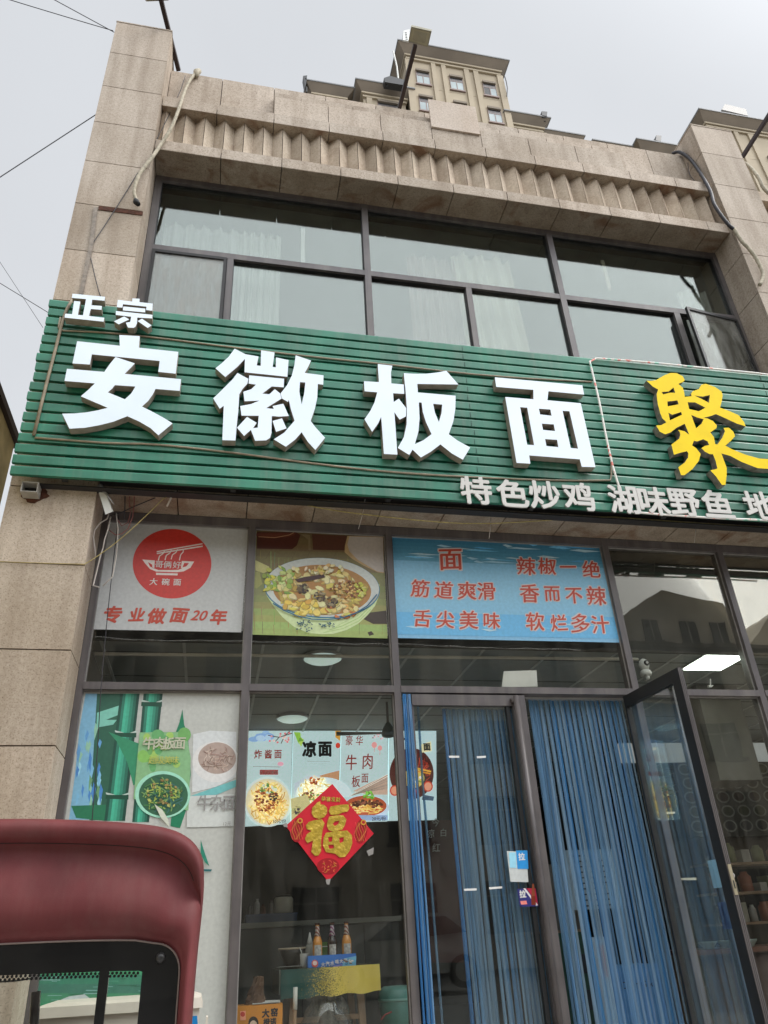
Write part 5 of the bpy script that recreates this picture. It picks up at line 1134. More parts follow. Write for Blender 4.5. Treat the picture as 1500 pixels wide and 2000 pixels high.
zf = at(757, 1432, 2.2).z; mb = MB(); mb.tube([(fx.x, 2.2, 3.45), (fx.x, 2.2, zf+.06)], .012, 8); obj('rod', mb, FRAME, t); FANM = mat('fan_grey', (.20, .23, .21, 1), .5)
mb = MB(); mb.lathe([(.02, zf+.10), (.05, zf+.05), (.07, zf), (.06, zf-.03), (.03, zf-.04)], fx.x, 2.2, 20); obj('motor', mb, FANM, t, True)
for k in range(3):
    a = .9+2.094*k; d = Vector((math.cos(a), math.sin(a), 0)); e = Vector((-d.y, d.x, 0)); c0 = Vector((fx.x, 2.2, zf)); mb = MB()
    mb.hexa([c0+d*.06-e*.03, c0+d*.5-e*.03, c0+d*.5+e*.03+Vector((0,0,.02)), c0+d*.06+e*.03]+[q+Vector((0, 0, .006)) for q in (c0+d*.06-e*.03, c0+d*.5-e*.03, c0+d*.5+e*.03+Vector((0,0,.02)), c0+d*.06+e*.03)]); obj('blade', mb, FANM, t)
c = at(1259, 1305, .5); t = thing('security_camera', 'small white dome camera on the transom bar beside the open door leaf', 'camera', (c.x, .5, 3.22))
mb = MB(); mb.lathe([(.045, 3.205), (.048, 3.225), (.04, 3.245), (.03, 3.25)], c.x, .5, 20); mb.box(c.x-.01, c.x+.01, .47, .53, 3.17, 3.205); obj('base', mb, WHITE_P, t, True)
mb = MB(); mb.lathe([(.005, 3.248), (.03, 3.255), (.042, 3.285), (.043, 3.30), (.034, 3.33), (.012, 3.345)], c.x, .5, 20); obj('head', mb, WHITE_P, t, True)
mb = MB(); mb.tube([(c.x+.004, .462, 3.30), (c.x+.004, .450, 3.30)], [.024, .020], 16, 0); mb.tube([(c.x+.004, .450, 3.30), (c.x+.004, .447, 3.30)], [.011, .011], 12, 1); obj('lens', mb, [GASKET, ALU], t)
mb = MB(); pxbox(mb, [(1384,1338),(1394,1338),(1391,1342),(1385,1342)], .5, .52); pxbox(mb, [(1387,1326),(1389,1326),(1389,1338),(1387,1338)], .505, .512); tag(obj('sensor', mb, WHITE_P), 'tiny white sensor with an aerial on the right transom bar', 'sensor')
# ------------------------------------------------------------------ inside: table by the window and what stands on it
WOOD = mat('bare_wood', (.34, .22, .13, 1), .6, 0, .3, 6)
tb = thing('dining_table', 'small wooden table draped with a green and gold speckled cloth behind the glass', 'table', (.85, 1.2, G+.1))
TZ = 1.275; tx0, tx1, ty0, ty1 = .50, 1.16, .90, 1.55
gg = bpy.data.materials.new('green_gold_cloth'); gg.use_nodes = True; n = gg.node_tree; p = n.nodes['Principled BSDF']; p.inputs['Roughness'].default_value = .55
tc = n.nodes.new('ShaderNodeTexCoord'); sx = n.nodes.new('ShaderNodeSeparateXYZ'); n.links.new(tc.outputs['Object'], sx.inputs[0])
mr = n.nodes.new('ShaderNodeMapRange'); mr.inputs[1].default_value = -.30; mr.inputs[2].default_value = .18; mr.inputs[3].default_value = -.32; mr.inputs[4].default_value = .36; n.links.new(sx.outputs[0], mr.inputs[0])
ns = n.nodes.new('ShaderNodeTexNoise'); ns.inputs['Scale'].default_value = 170; ns.inputs['Detail'].default_value = 2; n.links.new(tc.outputs['Object'], ns.inputs['Vector'])
ad = n.nodes.new('ShaderNodeMath'); ad.operation = 'ADD'; n.links.new(ns.outputs[0], ad.inputs[0]); n.links.new(mr.outputs[0], ad.inputs[1])
r = ramp(n, ad.outputs[0], [(.44, (.012, .085, .075, 1)), (.5, (.30, .22, .03, 1)), (.62, (.85, .66, .13, 1))]); n.links.new(r.outputs[0], p.inputs['Base Color'])
mb = MB(); mb.box(tx0, tx1, ty0, ty1, TZ-.03, TZ); obj('top', mb, mat('table_laminate', (.20, .19, .15, 1), .25, 0, .2), tb)
mb = MB(); v = []; f = []; nn = 30
for i in range(nn+1):
    x = tx0-.004+(tx1-tx0+.008)*i/nn; yy = ty0-.006-.006*math.sin(i*.9); zb_ = TZ-.155+.006*math.sin(i*.7)-.012*(1-i/nn)
    v += [(x, ty0-.004, TZ+.002), (x, yy-.004, TZ-.06), (x, yy-.008, zb_)]
for i in range(nn):
    for j in (0, 1): f.append((i*3+j, i*3+j+1, i*3+j+4, i*3+j+3))
mb.add(v, f); obj('cloth', mb, gg, tb, True)
mb = MB(); mb.box(tx0-.012, tx0-.006, ty0+.02, ty1, TZ-.14, TZ+.001); obj('cloth_side', mb, mat('cloth_sheer', (.35, .37, .33, 1), .4), tb)
for x, y in ((tx0+.10, ty0+.12), (tx1-.12, ty0+.12), (tx0+.10, ty1-.1), (tx1-.12, ty1-.1)):
    mb = MB(); dx = .04 if x > .8 else -.04; mb.bar((x, y, TZ-.03), (x+dx, y, G+.1), .045); obj('leg', mb, WOOD, tb)
mb = MB(); mb.bar((tx0+.1, ty0+.13, .98), (tx1-.1, ty0+.13, .98), .03); obj('stretcher', mb, WOOD, tb)
bx = thing('drinks_display_box', 'blue printed cardboard tray for soda bottles at the front edge of the table', 'box', (.83, .98, TZ))
a = at(602, 1885, .93); b = at(696, 1877, .93); z0, z1 = TZ+.003, TZ+.072
mb = MB(); pts = [(a.x, .93), (b.x, .955), (b.x, 1.03), (a.x, 1.02)]
for (p0, p1) in zip(pts, pts[1:]+pts[:1]): mb.bar((p0[0], p0[1], (z0+z1)/2), (p1[0], p1[1], (z0+z1)/2), .004, z1-z0)
mb.poly([(x, y, z0) for x, y in pts]); obj('tray', mb, mat('tray_blue', (.035, .22, .75, 1), .4, 0, .1), bx)
ink = Ink(.9265, .0002); ink.ell(615, 1882, 6.5, 7.5, patch((210,80,70)), n=18); ink.ell(615, 1881, 4.5, 4.5, patch((226,200,196)), n=16)
ink.poly([(672,1872),(696,1867),(695,1886),(668,1888)], patch((120,190,226))); ink.bits(680, 1878, 9, 6, 12, [patch(c) for c in ((226,230,236),(90,160,210),(130,110,100))], 3.2); ink.poly([(650,1886),(668,1883),(668,1886),(651,1889)], patch((130,130,220)))
obj('print', ink.mb, PRINT, bx, fix=False)
for i, ch in enumerate('大汽水'): text(ch, 631+9*i, 1884-1.5*i, 9.5, .9255, WHITE_INK, bx, off=.03, depth=.0004)
for i, ch in enumerate('喝大窑'): text(ch, 660+8.5*i-2, 1878.5-1.2*i, 8.5, .9255, WHITE_INK, bx, off=.03, depth=.0004)
def bottle(label, px, py, liquid, neck):
    c = at(px, py, .985); t = thing('soda_bottle', label, 'bottle', (c.x, .985, TZ+.004), 'soda bottles in the blue tray'); z = TZ+.006; h = .262; r = .0335
    mb = MB(); mb.lathe([(r*.9, z), (r, z+.008), (r, z+.135), (r*.96, z+.15), (r*.62, z+.182), (r*.42, z+.205), (r*.38, z+.245), (r*.44, z+.25), (r*.42, z+h-.008)], c.x, .985, 22); obj('glass', mb, liquid, t, True)
    mb = MB(); mb.lathe([(r*.66, z+.180), (r*.46, z+.205), (r*.42, z+.243)], c.x, .985, 22); obj('neck_label', mb, neck, t, True)
    mb = MB(); mb.lathe([(r*.50, z+h-.012), (r*.50, z+h-.003), (r*.40, z+h)], c.x, .985, 18); obj('cap', mb, RUST, t, True)
    mb = MB(); v = []; 
    for i in range(9):
        a_ = -math.pi/2-.75+1.5*i/8; v += [(c.x+r*1.02*math.cos(a_), .985+r*1.02*math.sin(a_), z+.045), (c.x+r*1.02*math.cos(a_), .985+r*1.02*math.sin(a_), z+.128)]
    mb.add(v, [(2*i, 2*i+2, 2*i+3, 2*i+1) for i in range(8)]); obj('label', mb, mat('bottle_label', (.55, .54, .52, 1), .5, 0, .5, 60) if 'bottle_label' not in MATS else MATS['bottle_label'], t, True)
def liquid(name, c):
    m = mat(name, c, .08, 0, .1, 20, coat=.5); return m
def stripes(name, c1, c2):
    m = bpy.data.materials.new(name); m.use_nodes = True; n = m.node_tree; p = n.nodes['Principled BSDF']; tc = n.nodes.new('ShaderNodeTexCoord'); wv = n.nodes.new('ShaderNodeTexWave'); wv.bands_direction = 'DIAGONAL'; wv.inputs['Scale'].default_value = 22
    n.links.new(tc.outputs['Object'], wv.inputs['Vector']); r = ramp(n, wv.outputs[0], [(.45, c1), (.55, c2)]); n.links.new(r.outputs[0], p.inputs['Base Color']); return m
ORG = liquid('orange_soda', (.85, .36, .07, 1)); DRK = liquid('dark_soda', (.035, .02, .018, 1)); NK1 = stripes('neck_orange', (.62, .55, .5, 1), (.30, .09, .06, 1)); NK2 = stripes('neck_purple', (.66, .6, .62, 1), (.25, .06, .18, 1))
bottle('left orange soda bottle standing in the blue tray', 620, 1850, ORG, NK1)
bottle('dark soda bottle with a purple striped neck in the middle of the blue tray', 649, 1850, DRK, NK2)
bottle('right orange soda bottle standing in the blue tray', 677, 1848, ORG, NK1)
def pos(px, py, Y): return at(px, py, Y)
c = pos(605, 1850, 1.12); t = thing('squeeze_bottle', 'white squeeze bottle with a pointed nozzle behind the left orange soda bottle', 'bottle', (c.x, 1.12, TZ)); mb = MB(); mb.lathe([(.03, TZ+.002), (.032, TZ+.01), (.032, TZ+.12), (.02, TZ+.145)], c.x, 1.12, 18); obj('body', mb, mat('clear_plastic', (.42, .42, .38, 1), .3), t, True); mb = MB(); mb.lathe([(.021, TZ+.144), (.015, TZ+.17), (.004, TZ+.215)], c.x, 1.12, 14); obj('nozzle', mb, WHITE_P, t, True)
c = pos(634, 1855, 1.10); mb = MB(); mb.box(c.x-.022, c.x+.022, 1.08, 1.12, TZ+.002, TZ+.15); t = obj('tissue_box', mb, mat('leaf_green', (.10, .26, .04, 1), .5)); tag(t, 'green upright box between the soda bottles', 'box'); m2 = MB(); m2.box(c.x-.0225, c.x+.0225, 1.0795, 1.1205, TZ+.12, TZ+.126); obj('lid_edge', m2, WHITE_P, t)
c = pos(571, 1868, 1.15); t = thing('noodle_bowl', 'wide dark bowl with a cream rim at the back left of the table', 'bowl', (c.x, 1.15, TZ)); mb = MB(); mb.lathe([(.04, TZ+.002), (.045, TZ+.015), (.075, TZ+.07), (.098, TZ+.118)], c.x, 1.15, 28); obj('bowl', mb, mat('bowl_dark', (.03, .028, .026, 1), .35), t, True); mb = MB(); mb.lathe([(.098, TZ+.116), (.103, TZ+.124), (.096, TZ+.128), (.09, TZ+.12)], c.x, 1.15, 28); obj('rim', mb, mat('bowl_rim', (.55, .45, .33, 1), .4), t, True)
c = pos(594, 1872, 1.02); t = thing('paper_cup', 'white printed cup with a straw beside the blue tray', 'cup', (c.x, 1.02, TZ)); mb = MB(); mb.lathe([(.022, TZ+.002), (.03, TZ+.085), (.031, TZ+.088)], c.x, 1.02, 18); obj('cup', mb, WHITE_P, t, True); mb = MB(); mb.tube([(c.x, 1.02, TZ+.05), (c.x-.03, 1.02, TZ+.125)], .003, 6); obj('straw', mb, WHITE_P, t)
c = pos(565, 1886, .98)
for k, (dx, dy, r_, lab) in enumerate(((0, 0, .3, 'upper white paper lying on the left of the table'), (.01, -.03, -.2, 'lower white paper half under another on the left of the table'))):
    mb = MB(); q = []
    for u, v_ in ((-.09, -.05), (.09, -.06), (.07, .07), (-.02, .10), (-.08, .05)): q.append((c.x+dx+u*math.cos(r_)-v_*math.sin(r_), .99+dy+u*math.sin(r_)+v_*math.cos(r_), TZ+.006+.012*k+.01*abs(u)*10*(1-k)))
    mb.poly(q); mb.poly([(x, y, z-.003) for x, y, z in q][::-1]); tag(obj('paper', mb, WHITE_INK, fix=False), lab, 'paper', 'papers on the table')
# carton, bag, handle, plastic bag, tub
ct = thing('drinks_carton', 'orange drinks carton printed with black characters at the foot of the glass', 'carton', (.33, .62, 1.0)); a = at(462, 1968, .60); b = at(551, 1963, .60)
mb = MB(); mb.box(.205, .485, .60, .80, .72, 1.105); obj('box', mb, mat('carton_orange', (.66, .26, .03, 1), .5, 0, .08), ct)
text('大', 519, 1979, 17, .5975, BLACK_INK, ct, off=.05, depth=.0005); text('窑', 536, 1977, 17, .5975, BLACK_INK, ct, off=.04, depth=.0005); text('橙诺', 527, 1996, 15, .5975, BLACK_INK, ct, off=.04, depth=.0005)
ink = Ink(.5985, .0003); ink.poly([(469,1975),(480,1974),(480,1992),(469,1993)], patch((226,150,120))); ink.ell(474, 1981, 4.5, 5, patch((190,60,50)), n=14); ink.ell(495, 1999, 10, 14, patch((40,30,28)), n=20); ink.ell(495, 2003, 7.5, 10, patch((206,180,160)), n=18); obj('print', ink.mb, PRINT, ct, fix=False)
c = at(497, 1952, .70); t = thing('paper_bag', 'crumpled brown paper bag sitting on the orange carton', 'bag', (c.x, .70, 1.105)); mb = MB(); v = []; f = []
for i in range(7):
    z = 1.107+.024*i
    for k in range(14):
        a_ = 6.28*k/14; r_ = (.062+.012*math.sin(k*2.3+i*1.7))*(1-.10*i if i < 5 else .5); v.append((c.x+r_*math.cos(a_)+.01*i*.4, .70+r_*.7*math.sin(a_), z+.006*math.sin(k*1.9)))
for i in range(6):
    for k in range(14): f.append((i*14+k, i*14+(k+1) % 14, (i+1)*14+(k+1) % 14, (i+1)*14+k))
f += [tuple(range(14))[::-1], tuple(84+k for k in range(14))]; mb.add(v, f); obj('bag', mb, mat('kraft_brown', (.12, .07, .045, 1), .8, 0, .3, 20), t)
mb = MB(); pp = [(.30,.615),(.47,.61),(.48,.75),(.31,.76)]; mb.poly([(x, y, 1.109+.004*i) for i, (x, y) in enumerate(pp)]); mb.poly([(x, y, 1.1075) for x, y in pp][::-1]); tag(obj('paper_sheet', mb, WHITE_INK), 'loose white sheet on top of the orange carton', 'paper')
t = thing('mop', 'mop handle with a white grip leaning upright between the carton and the table', 'mop', (.55, .72, G+.1)); a = at(577, 1928, .72); b = at(576, 1972, .72); mb = MB(); mb.tube([a, b], .0145, 12); obj('grip', mb, WHITE_P, t, True); mb = MB(); mb.tube([b, (b.x-.01, .74, G+.11)], .0125, 10); obj('handle', mb, WOOD, t, True)
pbm = glass('plastic_film', .10, (.9, .92, .9, 1), (1, 1, 1, 1), .35, 1.4, .0)
c = at(640, 1975, 1.0); t = thing('plastic_bag', 'clear plastic bag hanging knotted under the table', 'bag', (c.x, 1.0, 1.1)); mb = MB(); v = []; f = []
for i in range(10):
    z = 1.13-.036*i; rr_ = .055+.085*math.sin(min(i/6, 1)*1.57)
    for k in range(20):
        a_ = 6.28*k/20; r_ = rr_*(1+.12*math.sin(k*2.7+i)+.06*math.sin(k*5.1)); v.append((c.x+r_*1.25*math.cos(a_), 1.0+r_*.55*math.sin(a_), z+.012*math.sin(k*1.3)))
for i in range(9):
    for k in range(20): f.append((i*20+k, i*20+(k+1) % 20, (i+1)*20+(k+1) % 20, (i+1)*20+k))
mb.add(v, f); obj('film', mb, pbm, t, True)
mb = MB(); c2 = at(640, 2010, 1.0); mb.lathe([(.02, c2.z+.10), (.06, c2.z+.05), (.085, c2.z-.02), (.09, c2.z-.2)], c.x, 1.0, 16); obj('dark_contents', mb, INDARK, t, True)
c = at(778, 1990, 1.3); t = thing('plastic_tub', 'teal translucent plastic tub standing right of the table', 'tub', (c.x, 1.3, .9)); mb = MB(); mb.lathe([(.10, .86), (.115, .88), (.135, 1.04), (.13, 1.10), (.10, 1.125), (.03, 1.13)], c.x, 1.3, 26); obj('body', mb, mat('teal_plastic', (.14, .36, .30, 1), .3, 0, .2), t, True); mb = MB(); mb.lathe([(.136, 1.035), (.14, 1.045), (.136, 1.055)], c.x, 1.3, 26); obj('rim', mb, mat('teal_light', (.26, .5, .42, 1), .3), t, True)
mb = MB(); mb.tube([at(744,1992,1.15), at(752,1982,1.15), at(765,1976,1.15)], .006, 6); tag(obj('red_tongs', mb, mat('red_plastic', (.35, .05, .04, 1), .4)), 'red handle lying in front of the teal tub', 'utensil')
st_ = thing('stool', 'low stool under the teal tub', 'stool', (c.x, 1.3, G+.1)); mb = MB(); mb.box(c.x-.17, c.x+.17, 1.13, 1.47, .83, .858); obj('seat', mb, WOOD, st_)
for dx in (-.14, .14):
    for dy in (-.14, .14): mb = MB(); mb.bar((c.x+dx, 1.3+dy, .83), (c.x+dx*1.1, 1.3+dy*1.1, G+.1), .03); obj('leg', mb, WOOD, st_)
# kitchen counter at the back
kc = thing('kitchen_counter', 'long dark kitchen counter with a pale worktop at the back of the shop', 'counter', (1.0, 3.6, G+.1))
mb = MB(); mb.box(-.9, 1.85, 3.3, 3.9, G+.1, 1.58); obj('cabinet', mb, mat('counter_dark', (.05, .055, .05, 1), .5), kc); mb = MB(); mb.box(-.92, 1.87, 3.26, 3.9, 1.583, 1.625); obj('worktop', mb, mat('worktop', (.24, .24, .20, 1), .3), kc)
for x in (-.3, .3, .9, 1.5): mb = MB(); mb.box(x-.004, x+.004, 3.292, 3.2995, G+.15, 1.56); obj('door_gap', mb, GASKET, kc)
t = thing('rice_cooker', 'pale rice cooker standing on the back counter', 'cooker', (.73, 3.5, 1.63)); mb = MB(); mb.lathe([(.08, 1.70), (.095, 1.72), (.095, 1.83), (.08, 1.845)], .73, 3.5, 22); obj('body', mb, mat('cooker_cream', (.42, .38, .30, 1), .4), t, True); mb = MB(); mb.lathe([(.082, 1.846), (.06, 1.865), (.02, 1.872)], .73, 3.5, 22); obj('lid', mb, FRAME_D, t, True)
mb = MB(); mb.box(.36, .85, 3.36, 3.62, 1.628, 1.698); t = obj('storage_crate', mb, mat('crate_blue', (.03, .055, .11, 1), .5)); tag(t, 'dark blue crate on the back counter beneath the rice cooker', 'crate'); m2 = MB(); m2.box(.355, .855, 3.355, 3.36, 1.685, 1.700); obj('rim', m2, mat('crate_rim', (.05, .08, .15, 1), .5), t)
for k, (x, h_) in enumerate(((.40, .10), (.47, .14), (.53, .09), (.61, .12))):
    mb = MB(); mb.lathe([(.025, 1.70), (.026, 1.70+h_*.7), (.012, 1.70+h_*.85), (.012, 1.70+h_)], x, 3.5, 12); tag(obj('sauce_bottle', mb, [FRAME_D, BEAD, RUST, FRAME][k]), 'small sauce bottle standing on the dark blue crate', 'bottle', 'sauce bottles on the crate')
# things stacked behind the right doorway's curtain
t = thing('carton_stack_base', 'dark green bottle crate behind the curtain of the right doorway', 'crate', (2.62, 1.1, G+.1)); mb = MB(); mb.box(2.40, 2.74, .95, 1.3, G+.1, 1.40); obj('crate', mb, mat('crate_green', (.012, .04, .018, 1), .5), t)
for r_ in range(3):
    for k in range(3): mb = MB(); mb.box(2.44+.10*k, 2.50+.10*k, .942, .949, .70+.22*r_, .82+.22*r_); obj('hand_hole', mb, GASKET, t)
mb = MB()
for (x0, x1, z0, z1, nm, m, lab) in ((2.76, 2.90, G+.1, 1.36, 'drinks_carton', (.42, .48, .52, 1), 'pale blue drinks carton behind the curtain of the right doorway'), (2.92, 3.26, G+.1, 1.17, 'blue_bin', (.08, .22, .42, 1), 'blue printed bin with worn lettering, low behind the right curtain'), (2.80, 3.22, 1.55, 1.98, 'price_list', (.35, .42, .46, 1), 'large pale price list hung behind the right curtain')):
    mb = MB(); y0 = .95 if nm != 'price_list' else 1.25; mb.box(x0, x1, y0, y0+(.3 if nm != 'price_list' else .01), z0, z1); t = obj(nm, mb, mat(nm+'_mat', m, .5, 0, .15)); tag(t, lab, nm.replace('_', ' '))
    ink = MB(); yk = y0-.001
    if nm == 'price_list':
        for r_ in range(10): ink.box(x0+.04, x1-.04-rnd.uniform(0, .1), yk-.001, yk, z1-.05-.04*r_, z1-.04-.04*r_)
        obj('lines', ink, BLACK_INK, t)
    elif nm == 'blue_bin':
        obj('lettering', text_mb('Cailin Good', (x0+x1)/2, 1.05, .06, yk-.001, off=.01, depth=.0006), BLACK_INK, t)
    else:
        ink.box(x0+.06, x1-.04, yk-.001, yk, z1-.25, z1-.05); obj('red_print', ink, RED_INK, t)
bw = thing('brown_shelf', 'brown wooden shelf unit standing behind the right curtain', 'shelf', (2.8, 1.7, G+.1)); mb = MB(); mb.box(2.42, 3.0, 1.5, 1.9, G+.1, 1.9); obj('case', mb, mat('shelf_brown', (.17, .145, .12, 1), .6, 0, .2), bw)
for z in (1.0, 1.4): mb = MB(); mb.box(2.42, 3.0, 1.48, 1.4995, z, z+.02); obj('shelf', mb, WOOD, bw)
# timber post and the dish-photo board in the next room
mb = MB(); a = at(1236, 1400, .66); mb.box(a.x-.035, a.x+.03, .64, .70, G+.1, 2.99); tag(obj('timber_post', mb, mat('post_wood', (.36, .30, .22, 1), .7, 0, .3, 5)), 'pale timber post just inside the glass beside the open door leaf', 'post')
db = thing('dish_board', 'dark wall board of dish photographs on plates in the right-hand room', 'menu board', (5.9, 3.2, 2.7)); mb = MB(); mb.box(5.2, 7.6, 3.22, 3.26, 2.25, 3.06); obj('board', mb, mat('board_dark', (.06, .06, .05, 1), .4), db)
for r_ in range(5):
    for k in range(11):
        x = 5.32+.205*k+(.02 if r_ % 2 else 0); z = 2.98-.155*r_; mb = MB(); y0 = 3.215
        def dsk(rx, rz, y, mi): mb.poly([(x+rx*math.cos(6.28*i/18), y, z+rz*math.sin(6.28*i/18)) for i in range(18)], mi)
        dsk(.085, .066, y0, 0); dsk(.066, .05, y0-.002, 1+(k*3+r_*2) % 3); obj('dish_photo', mb, [mat('plate_white', (.30, .31, .28, 1), .4), mat('dish_green', (.05, .06, .025, 1), .6), mat('dish_brown', (.06, .035, .02, 1), .6), mat('dish_dark', (.03, .03, .028, 1), .6)] if (r_ == 0 and k == 0) else [MATS['plate_white'], MATS['dish_green'], MATS['dish_brown'], MATS['dish_dark']], db)
mb = MB(); mb.box(4.6, 7.8, 3.3, 3.34, 3.08, 3.30); tag(obj('light_strip', mb, mat('bulkhead_lit', (.5, .52, .52, 1), .4, emit=(.8, .85, .85, 1), estr=.25)), 'pale lit bulkhead above the dish photographs', 'light')
mb = MB(); mb.box(4.55, 5.0, 1.5, 1.9, 2.55, 3.45); tag(obj('duct', mb, mat('duct_grey', (.12, .115, .10, 1), .6)), 'grey duct hanging from the ceiling in the right-hand room', 'duct')
t2_ = thing('banquet_table', 'red-brown table in the right-hand room set with pale bowls', 'table', (5.6, 2.6, G+.1)); mb = MB(); mb.box(4.4, 7.2, 2.3, 3.0, 1.16, 1.20); obj('top', mb, mat('table_red', (.16, .06, .04, 1), .35), t2_); mb = MB(); mb.box(4.5, 7.1, 2.36, 2.4, G+.1, 1.16); obj('front_panel', mb, mat('panel_red', (.06, .025, .02, 1), .5), t2_)
for x in (4.45, 7.1): mb = MB(); mb.box(x, x+.06, 2.5, 2.9, G+.1, 1.16); obj('leg', mb, WOOD, t2_)
for k, x in enumerate((4.62, 4.84, 5.05, 5.42, 5.7, 5.98)):
    mb = MB(); r_ = .08 if k != 1 else .10; mb.lathe([(r_*.5, 1.202), (r_, 1.25), (r_*1.04, 1.262), (r_*.95, 1.256), (r_*.4, 1.215)], x, 2.42, 20); tag(obj('bowl', mb, mat('celadon%d' % k, (.40, .50, .47, 1) if k < 3 else (.5, .52, .47, 1), .3)), 'pale bowl set on the red-brown table in the right-hand room', 'bowl', 'bowls on the red-brown table')
# upstairs curtains
def curtain(label, x0, x1, z0, z1, Y, c, amp=.03, k_=16, skew=0):
    mb = MB(); n_ = 60; v = []; f = []
    for i in range(n_+1):
        t_ = i/n_; x = x0+(x1-x0)*t_; y = Y+amp*math.sin(t_*k_*2)+amp*.5*math.sin(t_*k_*5.1); v += [(x, y, z1), (x+skew, y+.01*math.sin(i), z0)]
    for i in range(n_): f.append((2*i, 2*i+1, 2*i+3, 2*i+2))
    mb.add(v, f); m = mat('curtain_'+str(len(MATS)), c, .8, 0, .08, 3); o = obj('curtain', mb, m, None, True, fix=False); return tag(o, label, 'curtain', 'curtains behind the upstairs windows')
curtain('white net curtain at the left end of the upstairs windows', -.85, -.1, 5.7, 8.0, .62, (.5, .51, .5, 1))
curtain('pale sheer curtain hanging in the upper left pane upstairs', -.1, .35, 5.7, 8.05, .66, (.62, .64, .6, 1))
curtain('pinkish curtain drawn narrow behind the middle upstairs window', 1.75, 2.35, 5.7, 8.1, .72, (.50, .38, .36, 1))
curtain('cream curtain hanging in deep folds right of the pinkish one upstairs', 2.25, 2.95, 5.7, 8.15, .66, (.70, .66, .54, 1), .04, 11, .1)
curtain('narrow white curtain at the right end of the upstairs windows', 5.05, 5.42, 5.7, 8.0, .64, (.58, .58, .54, 1), .03, 6)
mb = MB(); a = at(592, 445, .5); b = at(600, 515, .5); mb.box(a.x-.02, a.x+.02, .5, .52, b.z, a.z); tag(obj('window_latch_bar', mb, WHITE_INK), 'white upright bar behind the upper left pane upstairs', 'bar')
mb = MB(); a = at(1180, 520, .5); mb.box(a.x-.02, a.x+.02, .5, .52, a.z-.35, a.z+.1); tag(obj('window_latch_bar', mb, mat('latch_cream', (.6, .52, .40, 1), .5)), 'cream upright bar behind the upper right pane upstairs', 'bar')
# ------------------------------------------------------------------ red three-wheeled van in front
TY = -2.2
tv = thing('tricycle_van', 'dark red cab of a small three-wheeled van parked before the shop at the left', 'vehicle', (-.62, -1.5, G))
XC, WR = -.66, .625          # centre line and half width
def outer(n):                  # rear outline, from bottom right up over the roof to bottom left
    P = []; R_ = [(WR+.004, .98), (WR+.002, 1.22), (WR+.006, 1.40), (WR+.012, 1.52), (WR+.014, 1.60), (WR+.010, 1.66), (WR-.010, 1.705), (WR-.05, 1.742), (WR-.11, 1.768), (WR-.20, 1.785), (WR-.33, 1.797), (WR-.48, 1.806), (0, 1.810)]
    for x, z in R_: P.append((XC+x, z))
    for x, z in R_[-2::-1]: P.append((XC-x, z))
    return P
def resample(P, n, closed=False):
    Q = P+([P[0]] if closed else []); L_ = [0]
    for a, b in zip(Q, Q[1:]): L_.append(L_[-1]+math.hypot(b[0]-a[0], b[1]-a[1]))
    R_ = []
    for i in range(n):
        s_ = L_[-1]*i/(n if closed else n-1); j = 0
        while j < len(L_)-2 and L_[j+1] < s_: j += 1
        t_ = (s_-L_[j])/max(L_[j+1]-L_[j], 1e-9); R_.append((Q[j][0]+(Q[j+1][0]-Q[j][0])*t_, Q[j][1]+(Q[j+1][1]-Q[j][1])*t_))
    return R_
def catmull(P, k=6):
    R_ = []
    for i in range(len(P)-1):
        p0, p1, p2, p3 = P[max(i-1, 0)], P[i], P[i+1], P[min(i+2, len(P)-1)]
        for j in range(k):
            t_ = j/k; R_.append(tuple(.5*((2*p1[c])+(p2[c]-p0[c])*t_+(2*p0[c]-5*p1[c]+4*p2[c]-p3[c])*t_*t_+(3*p1[c]-p0[c]-3*p2[c]+p3[c])*t_**3) for c in (0, 1)))
    R_.append(P[-1]); return R_
def window_outline(grow=0.0):
    hw, zt_, zb_, r_ = .572+grow, 1.442+grow, 1.02-grow, .075+grow*.6
    P = []
    def top(x): return zt_-.018*(abs(x)/.57)**3
    for i in range(9):
        a_ = math.pi/2*i/8; x = hw-r_+r_*math.cos(a_); P.append((XC+x, top(hw)-r_+r_*math.sin(a_)))
    for i in range(1, 16):
        x = (hw-r_)*(1-2*i/16); P.append((XC+x, top(x)))
    for i in range(9):
        a_ = math.pi/2+math.pi/2*i/8; x = -(hw-r_)+r_*math.cos(a_); P.append((XC+x, top(hw)-r_+r_*math.sin(a_)))
    return [(XC+hw, zb_)]+P+[(XC-hw, zb_)]
NP = 160
O_ = resample(catmull(outer(0)), NP); Wn = resample(window_outline(.012), NP)
prof = [(0, .030), (.03, .028), (.09, .006), (.17, -.016), (.25, -.024), (.36, -.018), (.50, -.004), (.62, .014), (.70, .028), (.755, .030), (.79, .012), (.82, -.014), (.86, -.030), (.91, -.034), (.955, -.028), (.985, -.006), (1.0, .022)]
side = [(0, .030), (.06, .028), (.18, .004), (.36, -.014), (.5, -.018), (.64, -.014), (.76, -.006), (.86, .004), (.93, .016), (.97, .030), (.985, .036), (.99, .04), (.993, .044), (.995, .048), (.997, .052), (.999, .06), (1.0, .07)]
v = []; f = []
def lerp_rng(i, j): return None
for j in range(len(prof)):
    for i in range(NP):
        ox, oz = O_[i]; wx, wz = Wn[i]
        k = min(max((oz-1.50)/.16, 0), 1); k = k*k*(3-2*k)
        tt = side[j][0]+(prof[j][0]-side[j][0])*k; dy = side[j][1]+(prof[j][1]-side[j][1])*k
        v.append((wx+(ox-wx)*tt, TY+dy, wz+(oz-wz)*tt))
for j in range(len(prof)-1):
    for i in range(NP-1): f.append((j*NP+i, j*NP+i+1, (j+1)*NP+i+1, (j+1)*NP+i))
